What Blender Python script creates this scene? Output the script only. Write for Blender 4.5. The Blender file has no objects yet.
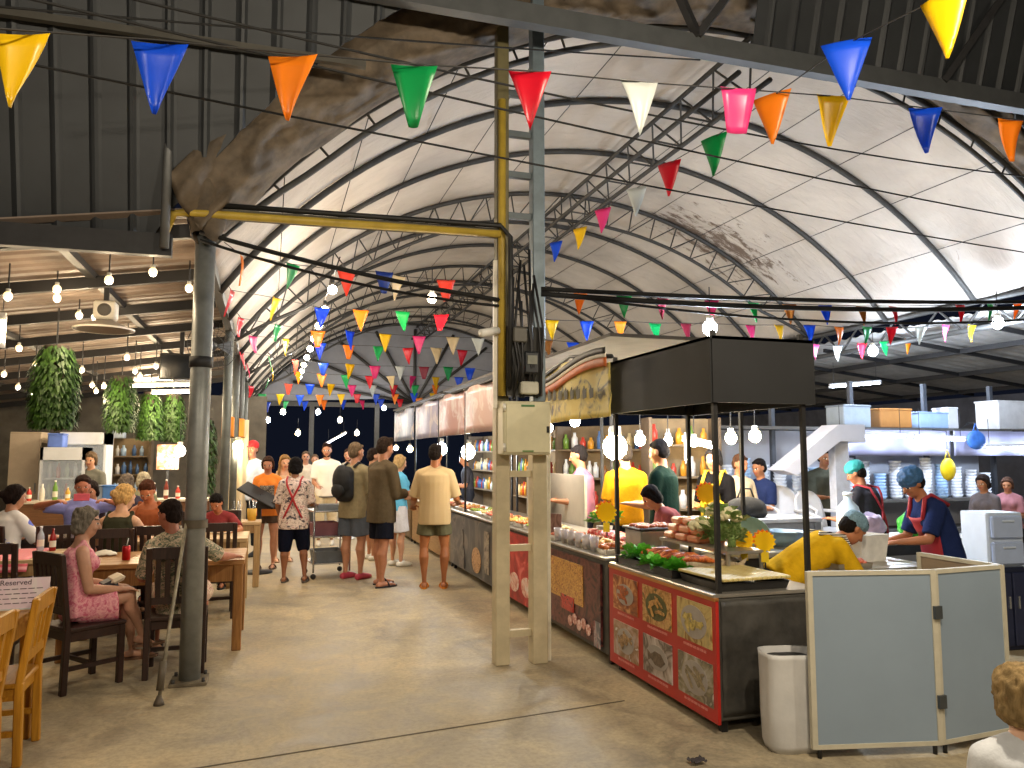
import bpy, math, random
from mathutils import Vector, Matrix, noise
V = Vector
PI = math.pi
rnd = random.Random(7)
SC = bpy.context.scene
COL = SC.collection

# ------------------------------------------------------------------ camera
FPX, CAMH = 769.0, 1.63
PITCH, YAW = math.radians(5.275), math.radians(17.4)
FW = V((math.sin(YAW)*math.cos(PITCH), math.cos(YAW)*math.cos(PITCH), math.sin(PITCH)))
RT = V((math.cos(YAW), -math.sin(YAW), 0))
UP = RT.cross(FW)
cd = bpy.data.cameras.new('camera'); cam = bpy.data.objects.new('camera', cd); COL.objects.link(cam)
cd.sensor_fit = 'HORIZONTAL'; cd.sensor_width = 36.0; cd.lens = 36.0*FPX/1024.0
cd.clip_start = 0.05; cd.clip_end = 200
cam.matrix_world = Matrix(((RT.x, UP.x, -FW.x, 0), (RT.y, UP.y, -FW.y, 0), (RT.z, UP.z, -FW.z, CAMH), (0, 0, 0, 1)))
SC.camera = cam

def ray(x, y): return FW + RT*((x-512)/FPX) + UP*((384-y)/FPX)
def atY(x, y, Y):
    d = ray(x, y); k = Y/d.y
    return V((d.x*k, Y, CAMH+d.z*k))
def atX(x, y, X):
    d = ray(x, y); k = X/d.x
    return V((X, d.y*k, CAMH+d.z*k))
def ground(x, y, z=0.0):
    d = ray(x, y); k = (z-CAMH)/d.z
    return V((d.x*k, d.y*k, z))

# ------------------------------------------------------------------ materials
def lin(c): return tuple((v/12.92 if v <= .04045 else ((v+.055)/1.055)**2.4) for v in c)
def hexc(h): return lin(tuple(int(h[i:i+2], 16)/255 for i in (0, 2, 4)))
MATS = {}
def new_mat(name):
    m = bpy.data.materials.new(name); m.use_nodes = True
    nt = m.node_tree; b = nt.nodes['Principled BSDF']
    return m, nt, b
def coord(nt, scale=(1, 1, 1), kind='Object'):
    tc = nt.nodes.new('ShaderNodeTexCoord'); mp = nt.nodes.new('ShaderNodeMapping')
    mp.inputs['Scale'].default_value = scale
    nt.links.new(tc.outputs[kind], mp.inputs['Vector'])
    return mp.outputs['Vector']
def ramp(nt, fac, stops, interp='LINEAR'):
    r = nt.nodes.new('ShaderNodeValToRGB'); r.color_ramp.interpolation = interp
    e = r.color_ramp.elements
    while len(e) < len(stops): e.new(0.5)
    for i, (p, c) in enumerate(stops):
        e[i].position = p; e[i].color = (*c, 1)
    nt.links.new(fac, r.inputs['Fac'])
    return r.outputs['Color']
def noise_tex(nt, vec, scale, detail=4, rough=.6, dist=0):
    n = nt.nodes.new('ShaderNodeTexNoise'); n.inputs['Scale'].default_value = scale
    n.inputs['Detail'].default_value = detail; n.inputs['Roughness'].default_value = rough
    n.inputs['Distortion'].default_value = dist
    nt.links.new(vec, n.inputs['Vector'])
    return n.outputs['Fac']
def bump(nt, b, h, strength, dist=.02):
    n = nt.nodes.new('ShaderNodeBump'); n.inputs['Strength'].default_value = strength; n.inputs['Distance'].default_value = dist
    nt.links.new(h, n.inputs['Height']); nt.links.new(n.outputs['Normal'], b.inputs['Normal'])
def mat(h, rough=.6, metal=0., var=.12, scale=8., bmp=0., stretch=(1, 1, 1), em=0., alpha=1., trans=0., coat=0., name=None, second=None, sss=0.):
    """plain procedural surface: a base colour broken up by noise"""
    key = (h, rough, metal, var, scale, bmp, stretch, em, alpha, trans, coat, second, sss)
    if key in MATS: return MATS[key]
    m, nt, b = new_mat(name or 'surface_'+h)
    c = hexc(h)
    vec = coord(nt, stretch)
    f = noise_tex(nt, vec, scale)
    if second: a_, d_ = c, hexc(second)
    else: a_, d_ = tuple(v*(1-var) for v in c), tuple(min(1, v*(1+var)) for v in c)
    col = ramp(nt, f, [(.35, a_), (.65, d_)])
    nt.links.new(col, b.inputs['Base Color'])
    b.inputs['Roughness'].default_value = rough; b.inputs['Metallic'].default_value = metal
    if coat: b.inputs['Coat Weight'].default_value = coat
    if trans: b.inputs['Transmission Weight'].default_value = trans
    if alpha < 1: b.inputs['Alpha'].default_value = alpha
    if sss: b.inputs['Subsurface Weight'].default_value = sss; b.inputs['Subsurface Radius'].default_value = (.01, .004, .002)
    if em:
        b.inputs['Emission Color'].default_value = (*c, 1); b.inputs['Emission Strength'].default_value = em
    if bmp: bump(nt, b, f, bmp)
    MATS[key] = m
    return m
def wood(h1, h2, axis=0, rough=.45, scale=6.):
    key = ('wood', h1, h2, axis, scale)
    if key in MATS: return MATS[key]
    m, nt, b = new_mat('wood_'+h1)
    st = [9, 9, 9]; st[axis] = .7
    vec = coord(nt, tuple(st))
    f = noise_tex(nt, vec, scale, 6, .65, .6)
    col = ramp(nt, f, [(.3, hexc(h1)), (.7, hexc(h2))])
    nt.links.new(col, b.inputs['Base Color']); b.inputs['Roughness'].default_value = rough
    bump(nt, b, f, .15, .004)
    MATS[key] = m
    return m
def pattern(name, stops, scale=20., kind='noise', rough=.8, stretch=(1, 1, 1), bmp=.1, interp='CONSTANT', dist=1.5, em=0):
    key = ('pat', name)
    if key in MATS: return MATS[key]
    m, nt, b = new_mat(name)
    vec = coord(nt, stretch)
    if kind == 'noise': f = noise_tex(nt, vec, scale, 3, .55, dist)
    elif kind == 'voronoi':
        n = nt.nodes.new('ShaderNodeTexVoronoi'); n.inputs['Scale'].default_value = scale
        nt.links.new(vec, n.inputs['Vector'])
        s = nt.nodes.new('ShaderNodeSeparateColor'); nt.links.new(n.outputs['Color'], s.inputs['Color']); f = s.outputs['Red']
    elif kind == 'dist':
        n = nt.nodes.new('ShaderNodeTexVoronoi'); n.inputs['Scale'].default_value = scale
        nt.links.new(vec, n.inputs['Vector']); f = n.outputs['Distance']
    else:
        n = nt.nodes.new('ShaderNodeTexWave'); n.inputs['Scale'].default_value = scale; n.inputs['Distortion'].default_value = dist
        n.bands_direction = kind
        nt.links.new(vec, n.inputs['Vector']); f = n.outputs['Fac']
    col = ramp(nt, f, [(p, hexc(c)) for p, c in stops], interp)
    nt.links.new(col, b.inputs['Base Color']); b.inputs['Roughness'].default_value = rough
    if em:
        nt.links.new(col, b.inputs['Emission Color']); b.inputs['Emission Strength'].default_value = em
    if bmp: bump(nt, b, f, bmp, .01)
    MATS[key] = m
    return m
def glow(h, s):
    key = ('glow', h, s)
    if key in MATS: return MATS[key]
    m, nt, b = new_mat('lit_'+h)
    b.inputs['Base Color'].default_value = (.9, .9, .9, 1)
    b.inputs['Emission Color'].default_value = (*hexc(h), 1); b.inputs['Emission Strength'].default_value = s
    MATS[key] = m
    return m

# ------------------------------------------------------------------ mesh building
class MB:
    def __init__(s): s.v = []; s.f = []; s.m = []; s.sm = []
    def add(s, vs, fs, mi=0, smooth=False):
        o = len(s.v); s.v += [tuple(p) for p in vs]
        for f in fs: s.f.append(tuple(i+o for i in f)); s.m.append(mi); s.sm.append(smooth)
        return s
    def box(s, c, d, rot=None, mi=0, bev=0.0):
        x, y, z = d[0]/2, d[1]/2, d[2]/2
        b = min(bev, .45*min(d))
        if b <= 0:
            vs = [V((i*x, j*y, k*z)) for i in (-1, 1) for j in (-1, 1) for k in (-1, 1)]
            fs = [(0, 1, 3, 2), (4, 6, 7, 5), (0, 4, 5, 1), (2, 3, 7, 6), (0, 2, 6, 4), (1, 5, 7, 3)]
        else:
            vs = []; idx = {}
            for i in (-1, 1):
                for j in (-1, 1):
                    for k in (-1, 1):
                        for a in range(3):
                            p = [i*(x-b), j*(y-b), k*(z-b)]
                            p[a] += (i, j, k)[a]*b
                            idx[(i, j, k, a)] = len(vs); vs.append(V(p))
            fs = []
            for a in range(3):
                o = [q for q in range(3) if q != a]
                for sg in (-1, 1):
                    r = []
                    for (u, w) in ((-1, -1), (1, -1), (1, 1), (-1, 1)):
                        t = [0, 0, 0]; t[a] = sg; t[o[0]] = u; t[o[1]] = w
                        r.append(idx[(*t, a)])
                    fs.append(tuple(r if (sg > 0) == (a != 1) else r[::-1]))
                for u in (-1, 1):
                    for w in (-1, 1):
                        t0 = [0, 0, 0]; t0[o[0]] = u; t0[o[1]] = w
                        ta = list(t0); ta[a] = -1; tb = list(t0); tb[a] = 1
                        q = (idx[(*ta, o[0])], idx[(*tb, o[0])], idx[(*tb, o[1])], idx[(*ta, o[1])])
                        n = (vs[q[1]]-vs[q[0]]).cross(vs[q[2]]-vs[q[1]])
                        ce = sum((vs[k] for k in q), V((0, 0, 0)))
                        fs.append(q if n.dot(ce) > 0 else q[::-1])
            for i in (-1, 1):
                for j in (-1, 1):
                    for k in (-1, 1):
                        q = [idx[(i, j, k, a)] for a in range(3)]
                        n = (vs[q[1]]-vs[q[0]]).cross(vs[q[2]]-vs[q[1]])
                        fs.append(tuple(q) if n.dot(V((i, j, k))) > 0 else tuple(q[::-1]))
        if rot is not None:
            R = rot if isinstance(rot, Matrix) else Matrix.Rotation(rot, 3, 'Z')
            vs = [R @ p for p in vs]
        c = V(c)
        return s.add([p+c for p in vs], fs, mi)
    def bar(s, a, b, w, d, up=(0, 0, 1), mi=0, bev=0.0):
        a, b = V(a), V(b); z = (b-a); L = z.length; z = z/L
        u = V(up)
        if abs(u.dot(z)) > .95: u = V((0, 1, 0))
        x = u.cross(z).normalized(); y = z.cross(x)
        return s.box((a+b)/2, (w, d, L), Matrix((x, y, z)).transposed(), mi, bev)
    def rings(s, rs, mi=0, smooth=True, cap=True, closed=True):
        n = len(rs[0]); vs = [p for r in rs for p in r]; fs = []
        m = n if closed else n-1
        for i in range(len(rs)-1):
            for j in range(m):
                k = (j+1) % n
                fs.append((i*n+j, i*n+k, (i+1)*n+k, (i+1)*n+j))
        if cap and closed:
            fs.append(tuple(range(n))[::-1]); o = (len(rs)-1)*n; fs.append(tuple(range(o, o+n)))
        return s.add(vs, fs, mi, smooth)
    def tube(s, pts, r, seg=8, mi=0, cap=True, smooth=True):
        pts = [V(p) for p in pts]; n = len(pts)
        rr = r if isinstance(r, (list, tuple)) else [r]*n
        t0 = (pts[1]-pts[0]).normalized()
        ref = V((0, 0, 1)) if abs(t0.z) < .9 else V((0, 1, 0))
        x = ref.cross(t0).normalized(); rs = []
        for i in range(n):
            t = (pts[min(i+1, n-1)]-pts[max(i-1, 0)])
            t = t.normalized() if t.length > 1e-9 else t0
            x = (x - t*x.dot(t)).normalized(); y = t.cross(x)
            rs.append([pts[i]+(x*math.cos(a)+y*math.sin(a))*rr[i] for a in (2*PI*k/seg for k in range(seg))])
        return s.rings(rs, mi, smooth, cap)
    def lathe(s, prof, c=(0, 0, 0), seg=20, mi=0, cap=True, M=None):
        c = V(c); rs = []
        for r, z in prof:
            ring = [V((r*math.cos(2*PI*k/seg), r*math.sin(2*PI*k/seg), z)) for k in range(seg)]
            if M is not None: ring = [M @ p for p in ring]
            rs.append([p+c for p in ring])
        return s.rings(rs, mi, True, cap)
    def ball(s, c, r, seg=12, rg=8, mi=0, M=None):
        c = V(c); r = (r, r, r) if not isinstance(r, (tuple, list)) else r
        rs = []
        for i in range(rg+1):
            a = -PI/2+PI*i/rg; q = max(math.cos(a), .02)
            ring = [V((r[0]*q*math.cos(2*PI*k/seg), r[1]*q*math.sin(2*PI*k/seg), r[2]*math.sin(a))) for k in range(seg)]
            if M is not None: ring = [M @ p for p in ring]
            rs.append([p+c for p in ring])
        return s.rings(rs, mi)
    def capsule(s, pts, rr, seg=12, mi=0):
        """a rounded limb: a tapered chain with ball ends"""
        s.tube(pts, rr, seg, mi)
        s.ball(pts[0], rr[0], seg, 8, mi); s.ball(pts[-1], rr[-1], seg, 8, mi)
        for p, r in zip(pts[1:-1], rr[1:-1]): s.ball(p, r*.98, seg, 8, mi)
        return s
    def cuff(s, pts, rr, seg=14, mi=0):
        """a sleeve or trouser leg: rounded where it joins, cut straight at its end"""
        s.tube(pts, rr, seg, mi); s.ball(pts[0], rr[0], seg, 8, mi)
        for p, r in zip(pts[1:-1], rr[1:-1]): s.ball(p, r*.98, seg, 8, mi)
        return s
    def prism(s, poly, n, mi=0):
        """planar polygon thickened along vector n"""
        n = V(n); k = len(poly); a = [V(p)-n/2 for p in poly]; b = [V(p)+n/2 for p in poly]
        fs = [tuple(range(k))[::-1], tuple(range(k, 2*k))]+[(i, (i+1) % k, k+(i+1) % k, k+i) for i in range(k)]
        return s.add(a+b, fs, mi)
    def grid(s, fn, nu, nv, mi=0, smooth=True):
        vs = [fn(i/nu, j/nv) for j in range(nv+1) for i in range(nu+1)]
        fs = [(j*(nu+1)+i, j*(nu+1)+i+1, (j+1)*(nu+1)+i+1, (j+1)*(nu+1)+i) for j in range(nv) for i in range(nu)]
        return s.add(vs, fs, mi, smooth)
    def slab(s, fn, nu, nv, nrm, mi=0, smooth=True):
        """grid with a thickness: nrm is the offset vector between its two faces"""
        nrm = V(nrm); o = len(s.v); s.grid(fn, nu, nv, mi, smooth)
        n = len(s.v)-o
        s.v += [tuple(V(s.v[o+i])+nrm) for i in range(n)]
        base = [f for f in s.f[-nu*nv:]]
        for f in base: s.f.append(tuple(i+n for i in f[::-1])); s.m.append(mi); s.sm.append(smooth)
        w = nu+1
        edge = [o+i for i in range(w)]+[o+j*w+nu for j in range(1, nv+1)]+[o+nv*w+i for i in range(nu-1, -1, -1)]+[o+j*w for j in range(nv-1, 0, -1)]
        for i in range(len(edge)):
            a, b = edge[i], edge[(i+1) % len(edge)]
            s.f.append((b, a, a+n, b+n)); s.m.append(mi); s.sm.append(False)
        return s
    def mesh(s, name, mats):
        me = bpy.data.meshes.new(name); me.from_pydata(s.v, [], s.f)
        for m in (mats if isinstance(mats, (list, tuple)) else [mats]): me.materials.append(m)
        me.polygons.foreach_set('material_index', s.m); me.polygons.foreach_set('use_smooth', s.sm)
        me.update()
        return me
    def build(s, name, mats, parent=None, loc=(0, 0, 0), rz=0., label=None):
        o = bpy.data.objects.new(name, s.mesh(name, mats)); COL.objects.link(o)
        if parent is not None: o.parent = parent
        o.location = loc; o.rotation_euler = (0, 0, rz)
        if label: o['label'] = label
        return o
USED = {}
def tag(o, label, cat, group=None, kind=None):
    if label and label in USED and not group: print('DUP LABEL', label)
    if len(label.split()) > 16: print('LONG LABEL', label)
    USED[label] = 1
    o['label'] = label; o['category'] = cat
    if group: o['group'] = group
    if kind: o['kind'] = kind
    return o
def thing(name, label, cat, loc=(0, 0, 0), rz=0., group=None):
    o = bpy.data.objects.new(name, None); COL.objects.link(o)
    o.empty_display_size = .1; o.location = loc; o.rotation_euler = (0, 0, rz)
    return tag(o, label, cat, group)
def struct(mb, name, mats, label, cat='structure', parent=None):
    o = mb.build(name, mats, parent)
    o['kind'] = 'structure'; o['label'] = label; o['category'] = cat
    return o
def dup(root, loc, rz=0., label=None, cat=None, group=None):
    def cp(o, par):
        c = o.copy(); COL.objects.link(c)
        if par is not None: c.parent = par
        for ch in list(o.children): cp(ch, c)
        return c
    r = cp(root, None); r.location = loc; r.rotation_euler = (0, 0, rz)
    if label: tag(r, label, cat or root['category'], group or root.get('group'))
    return r
def sag(a, b, d, n=16):
    a, b = V(a), V(b)
    return [a.lerp(b, i/n)-V((0, 0, d*4*(i/n)*(1-i/n))) for i in range(n+1)]
# ================================================================== SETTING
# ---- floor: worn concrete
def floor_mat():
    m, nt, b = new_mat('worn_concrete')
    v = coord(nt)
    n1 = noise_tex(nt, v, .45, 6, .62, .4); n2 = noise_tex(nt, v, 2.6, 8, .7, .8); n3 = noise_tex(nt, v, 30, 4, .7)
    c1 = ramp(nt, n1, [(.36, hexc('847a68')), (.5, hexc('a99a7e')), (.63, hexc('d0b88c'))])
    c2 = ramp(nt, n2, [(.36, hexc('6f675a')), (.52, hexc('a69a80')), (.68, hexc('cdbb98'))])
    mx = nt.nodes.new('ShaderNodeMix'); mx.data_type = 'RGBA'; mx.inputs[0].default_value = .5
    nt.links.new(c1, mx.inputs[6]); nt.links.new(c2, mx.inputs[7])
    c3 = ramp(nt, n3, [(.32, (.55, .55, .55)), (.58, (1, 1, 1))])
    m2 = nt.nodes.new('ShaderNodeMix'); m2.data_type = 'RGBA'; m2.blend_type = 'MULTIPLY'; m2.inputs[0].default_value = .6
    nt.links.new(mx.outputs[2], m2.inputs[6]); nt.links.new(c3, m2.inputs[7])
    nt.links.new(m2.outputs[2], b.inputs['Base Color'])
    rr = ramp(nt, n2, [(.3, (.42, .42, .42)), (.7, (.75, .75, .75))]); nt.links.new(rr, b.inputs['Roughness'])
    bump(nt, b, n2, .25, .03)
    return m
FLOOR = floor_mat()
mb = MB(); mb.box((3, 12, -.1), (26, 34, .2))
struct(mb, 'floor', FLOOR, 'worn stained concrete floor of the market hall', 'floor')
mb = MB()
pa, pb = ground(300, 752), ground(592, 706)
d_ = (pb-pa).normalized()
mb.bar(pa-d_*.9+V((0, 0, .001)), pb+d_*.25+V((0, 0, .001)), .012, .004)
struct(mb, 'trim_1', mat('5a5142', .9), 'thin dark joint between two pours of the concrete floor', 'floor joint')

# ---- vault
XC, RAD, ZC = 4.5, 6.12, -.27
A0, A1 = math.acos((-.52-XC)/RAD), math.acos((9.15-XC)/RAD)
YF, YB = 6.25, 24.6
def arc(t, r=RAD, y=0.):
    a = A0+(A1-A0)*t
    return V((XC+r*math.cos(a), y, ZC+r*math.sin(a)))
def fabric_mat():
    m, nt, b = new_mat('canopy_fabric')
    v = coord(nt)
    n1 = noise_tex(nt, v, .8, 5, .6, .3)
    base = ramp(nt, n1, [(.3, hexc('aaa299')), (.7, hexc('cac2b8'))])
    # mildew stains near the second truss
    n2 = noise_tex(nt, coord(nt, (1.6, 4., 1.6)), 1.5, 8, .75, .5)
    sx = nt.nodes.new('ShaderNodeSeparateXYZ'); tc = nt.nodes.new('ShaderNodeTexCoord'); nt.links.new(tc.outputs['Object'], sx.inputs[0])
    def gauss(out, c, w):
        a = nt.nodes.new('ShaderNodeMath'); a.operation = 'SUBTRACT'; nt.links.new(out, a.inputs[0]); a.inputs[1].default_value = c
        d = nt.nodes.new('ShaderNodeMath'); d.operation = 'DIVIDE'; nt.links.new(a.outputs[0], d.inputs[0]); d.inputs[1].default_value = w
        p = nt.nodes.new('ShaderNodeMath'); p.operation = 'MULTIPLY'; nt.links.new(d.outputs[0], p.inputs[0]); nt.links.new(d.outputs[0], p.inputs[1])
        e = nt.nodes.new('ShaderNodeMath'); e.operation = 'SUBTRACT'; e.use_clamp = True; e.inputs[0].default_value = 1; nt.links.new(p.outputs[0], e.inputs[1])
        return e.outputs[0]
    g1 = gauss(sx.outputs['X'], 7.2, 1.5); g2 = gauss(sx.outputs['Y'], 11.3, 1.2)
    mm = nt.nodes.new('ShaderNodeMath'); mm.operation = 'MULTIPLY'; nt.links.new(g1, mm.inputs[0]); nt.links.new(g2, mm.inputs[1])
    sc = nt.nodes.new('ShaderNodeMath'); sc.operation = 'MULTIPLY'; sc.inputs[1].default_value = .22; nt.links.new(mm.outputs[0], sc.inputs[0])
    ad = nt.nodes.new('ShaderNodeMath'); ad.operation = 'ADD'; nt.links.new(sc.outputs[0], ad.inputs[0]); nt.links.new(n2, ad.inputs[1])
    st = ramp(nt, ad.outputs[0], [(.66, (0, 0, 0)), (.74, (1, 1, 1))])
    mx = nt.nodes.new('ShaderNodeMix'); mx.data_type = 'RGBA'
    nt.links.new(st, mx.inputs[0]); nt.links.new(base, mx.inputs[6]); mx.inputs[7].default_value = (*hexc('6a5b50'), 1)
    nt.links.new(mx.outputs[2], b.inputs['Base Color']); b.inputs['Roughness'].default_value = .85
    bump(nt, b, noise_tex(nt, coord(nt, (1, 3, 1)), 2.2, 5, .6, 1.), .5, .06)
    return m
STEEL = mat('3a3937', .6, .2, .15, 20)
DARK = mat('2a2a2c', .6, .2, .15, 12)
mb = MB()
RIBY = [6.35, 8.0, 9.6, 11.4, 13.0, 14.6, 16.4, 18.0, 19.6, 21.4, 23.0, 24.5]
def fab(u, v):
    y = YF+(YB-YF)*v
    k = max(0, 1-abs(((y-6.35)/1.62) % 1-.5)*2)
    p = arc(u, RAD+.035+.05*k, y)
    p.z += .02*noise.noise(V((p.x*1.3, y*2, 0)))
    return p
mb.slab(fab, 56, 90, (0, 0, .015))
vault = struct(mb, 'ceiling_vault', fabric_mat(), 'pale stained fabric barrel vault over the market on curved steel ribs', 'canopy')
def arcpts(y, r, n=44): return [arc(i/n, r, y) for i in range(n+1)]
for i, y in enumerate(RIBY):
    mb = MB(); mb.tube(arcpts(y, RAD), .036, 6)
    if i % 3 == 0:                                   # lattice arch
        dp = .42 if i else .15
        mb.tube([arc(q/44, RAD-dp*min(1, 10*q/44, 10*(1-q/44)), y) for q in range(45)], .028, 6)
        n = 26 if i else 22
        for k in range(n):
            a, b_ = arc((k+.5)/n, RAD, y), arc((k+.5)/n, RAD-dp*min(1, 10*(k+.5)/n, 10*(1-(k+.5)/n)), y)
            mb.tube([a, b_], .012, 5, cap=False)
            if k < n-1 and i: mb.tube([b_, arc((k+1.5)/n, RAD, y)], .01, 5, cap=False)
        mb.build('lattice_arch', STEEL, vault)
    else:
        mb.build('arch_rib', STEEL, vault)
for i in range(1, 12):                               # thin stringers of the fabric
    if i == 6: continue
    mb = MB(); mb.tube([arc(i/12, RAD+.02, YF), arc(i/12, RAD+.02, YB)], .005, 5); mb.build('stringer', STEEL, vault)
mb = MB()                                            # ridge truss
top, bot = V((4.46, 0, 5.78)), V((4.66, 0, 5.36))
for p in (top, bot, V((4.3, 0, 5.38))): mb.tube([p+V((0, YF, 0)), p+V((0, YB, 0))], .028, 6)
y = YF
while y < YB-.5:
    mb.tube([top+V((0, y, 0)), bot+V((0, y+.35, 0))], .013, 5, cap=False); mb.tube([bot+V((0, y+.35, 0)), top+V((0, y+.7, 0))], .013, 5, cap=False)
    mb.tube([bot+V((0, y+.35, 0)), V((4.3, y+.35, 5.38))], .013, 5, cap=False); y += .7
mb.build('ridge_truss', STEEL, vault)
mb = MB()                                            # eaves truss along the far side
for p in ((9.18, 3.72), (9.18, 3.35)): mb.tube([(p[0], YF, p[1]), (p[0], YB, p[1])], .04, 6)
y = YF
while y < YB-.5:
    mb.tube([(9.18, y, 3.72), (9.18, y+.4, 3.35)], .018, 5, cap=False); mb.tube([(9.18, y+.4, 3.35), (9.18, y+.8, 3.72)], .018, 5, cap=False); y += .8
mb.build('eaves_truss', STEEL, vault)
mb = MB(); mb.box((-.55, (YF+YB)/2, 3.3), (.08, YB-YF, .12)); mb.build('eaves_beam', STEEL, vault)
# far gable infill
mb = MB()
N = 40
poly = [arc(i/N, RAD, YB+.02) for i in range(N+1)]
poly = [V((p.x, p.y, max(p.z, 3.2))) for p in poly]
mb.prism(poly, (0, .02, 0))
gable = struct(mb, 'wall_back', mat('8d8f96', .9, 0, .1, 2, .3), 'grey fabric infill closing the far end of the vault', 'gable')
for a in range(-4, 5):
    mb = MB(); th = math.radians(90+a*19); mb.tube([(4.4, YB-.05, 3.3), (4.4+2.6*math.cos(th)*1.5, YB-.05, 3.3+2.4*math.sin(th))], .05, 6); mb.build('gable_strut', STEEL, gable)
mb = MB(); mb.box((4.3, YB-.05, 3.2), (9.6, .1, .14)); mb.build('gable_beam', STEEL, gable)
for px in (1.2, 3.2, 6.2):
    mb = MB(); mb.box((px, YB-.05, 1.6), (.14, .14, 3.2)); tag(mb.build('gable_post', STEEL), {1.2: 'dark steel post carrying the far gable beam, the one beside the black opening', 3.2: 'dark steel post carrying the far gable beam behind the stall lamps', 6.2: 'dark steel post of the far gable hidden among the stalls'}[px], 'post')

# ---- rolled tarpaulin along the front arch
def tarp(u, v):
    q = .015+.95*u
    a = arc(q, RAD-.05-.2*math.sin(min(1, u*1.0)*PI)**.5*0, YF-.02); b_ = arc(q, RAD+.42, 5.85)
    p = a.lerp(b_, v)
    s = math.sin(v*PI)
    p.z -= .16*s; p.y -= .1*s
    fold = abs(noise.noise(V((u*14+v*2.2, v*2.5-u*6, 1))))
    p += V((0, -1, -.4))*s**.6*(.2*(.35-fold)+.07*noise.noise(V((u*46, v*5+u*20, 4)))+.03*noise.noise(V((u*120, v*16, 7))))
    if v < .01: p.z += .05*noise.noise(V((u*22, 0, 9)))
    return p
mb = MB(); mb.slab(tarp, 260, 22, (0, .01, .012))
tag(mb.build('rolled_tarpaulin', mat('5e5243', .7, 0, .4, 5, .4)), 'brown creased tarpaulin gathered along the front arch of the vault', 'tarpaulin')
mb = MB()
def drape(u, v):
    a = 2*PI*u
    r = .125+.03*math.sin(a*3+v*4)+.04*math.sin(v*PI)+.02*noise.noise(V((u*9, v*5, 3)))
    return V((-.5+r*1.05*math.cos(a)*(1-.35*v), 6.05+r*math.sin(a)*(1-.35*v), 3.66-.42*v+.04*math.sin(a*2)))
mb.grid(drape, 24, 10)
tag(mb.build('tarpaulin_bundle', mat('554a3c', .75, 0, .4, 6, .4)), 'bunched end of brown tarpaulin hanging over the top of the grey pole', 'tarpaulin')

# ---- dark corrugated gable in front of the vault
def profile(x, p=.24):
    t = (x/p) % 1
    return 0. if t < .72 else .03*math.sin((t-.72)/.28*PI)
TILT = .29
def gplane(x, z): return 6.05-TILT*(z-3.15)
def lowz(x):
    dx = x-XC
    if x < -.85: return 3.15
    if dx*dx >= (RAD+.27)**2: return 3.4
    ro = RAD-.02-.32*min(1, max(0, dx/2.5))+.3*min(1, max(0, -dx/1.5))
    z = max(3.15, ZC+math.sqrt(max(0, ro*ro-dx*dx)))
    return min(5.0, z) if x > 3.9 else z
def sheet(u, v):
    x = -5.5+17*u; z0 = lowz(x); z = z0+(8.2-z0)*v
    return V((x, gplane(x, z)-profile(x), z))
CORR = mat('393c3f', .55, .3, .2, 1.2, .05, name='dark_corrugated_sheet')
mb = MB(); mb.slab(sheet, 840, 6, (0, .012, 0), smooth=False)
struct(mb, 'wall_gable', CORR, 'dark corrugated metal cladding above the mouth of the vault', 'cladding')
mb = MB(); mb.slab(lambda u, v: V((-5.5+17*u, 4.6-11*v, 7.9+profile(-5.5+17*u)-.06*v)), 420, 4, (0, 0, .012), smooth=False)
struct(mb, 'ceiling_front', CORR, 'dark corrugated roof over the near walkway', 'roof')
# girts and beam on that gable
def girt(name, x0, x1, z, w, d, label, m_=None):
    mb = MB(); mb.bar((x0, gplane(0, z)-.1, z), (x1, gplane(0, z)-.1, z+.02), w, d)
    return tag(mb.build(name, m_ or STEEL), label, 'beam')
girt('steel_beam', -.2, 11, 5.03, .1, .16, 'long grey steel beam crossing above the two tall centre posts', mat('55585a', .55, .3, .1, 6))
girt('wall_girt', -5.4, .6, 4.5, .05, .05, 'light steel girt across the dark cladding behind the blue pennant', mat('5b5953', .5, .4))
girt('eaves_angle', -5.4, -.72, 3.12, .08, .16, 'dark eaves beam where the cladding ends above the dining side', DARK)
for i, (xa, za, xb, zb) in enumerate([(5.9, 5.1, 6.8, 6.5), (6.8, 6.5, 7.7, 5.1), (2.3, 6.4, 3.3, 5.1), (3.3, 5.1, 4.2, 6.4), (7.7, 5.1, 8.6, 6.5)]):
    mb = MB(); mb.bar((xa, gplane(0, za)-.12, za), (xb, gplane(0, zb)-.12, zb), .06, .06)
    tag(mb.build('diagonal_brace', DARK), ['dark diagonal brace rising from the beam below the big yellow pennant', 'dark diagonal brace falling back to the beam past the yellow pennant', 'dark diagonal brace above the two posts', 'dark diagonal brace above the ridge of the vault', 'dark diagonal brace near the outer end of the beam'][i], 'brace')

# ---- dining shed
def shz(x): return 3.3+(x+.6)*.155
mb = MB(); mb.slab(lambda u, v: V((-6.5+5.85*u, 5.95+13*v, shz(-6.5+5.85*u)+.1+(0 if ((5.95+13*v)/.2) % 1 < .6 else .025))), 8, 260, (0, 0, .012), smooth=False)
shed = struct(mb, 'ceiling_shed', mat('7f7064', .6, .1, .2, 3, 0, (1, .3, 1)), 'beige corrugated metal roof over the dining tables', 'roof')
BLK = mat('201f20', .6, .2)
for k in range(9):
    y = 6.1+1.42*k
    mb = MB(); mb.bar((-6.5, y, shz(-6.5)), (-.62, y, shz(-.62)), .06, .1); mb.build('purlin', BLK, shed)
for x in (-1.55, -2.9, -4.3, -5.7):
    mb = MB(); mb.bar((x, 6, shz(x)+.06), (x, 18.9, shz(x)+.06), .07, .06); mb.build('rafter', STEEL, shed)
mb = MB(); mb.box((-3.6, 19, 1.5), (7, .1, 3))
struct(mb, 'wall_dining', mat('6d675c', .9, 0, .2, 3), 'dim far wall of the dining shed', 'wall')
mb = MB(); mb.box((-6.6, 12, 1.5), (.1, 14, 3))
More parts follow.
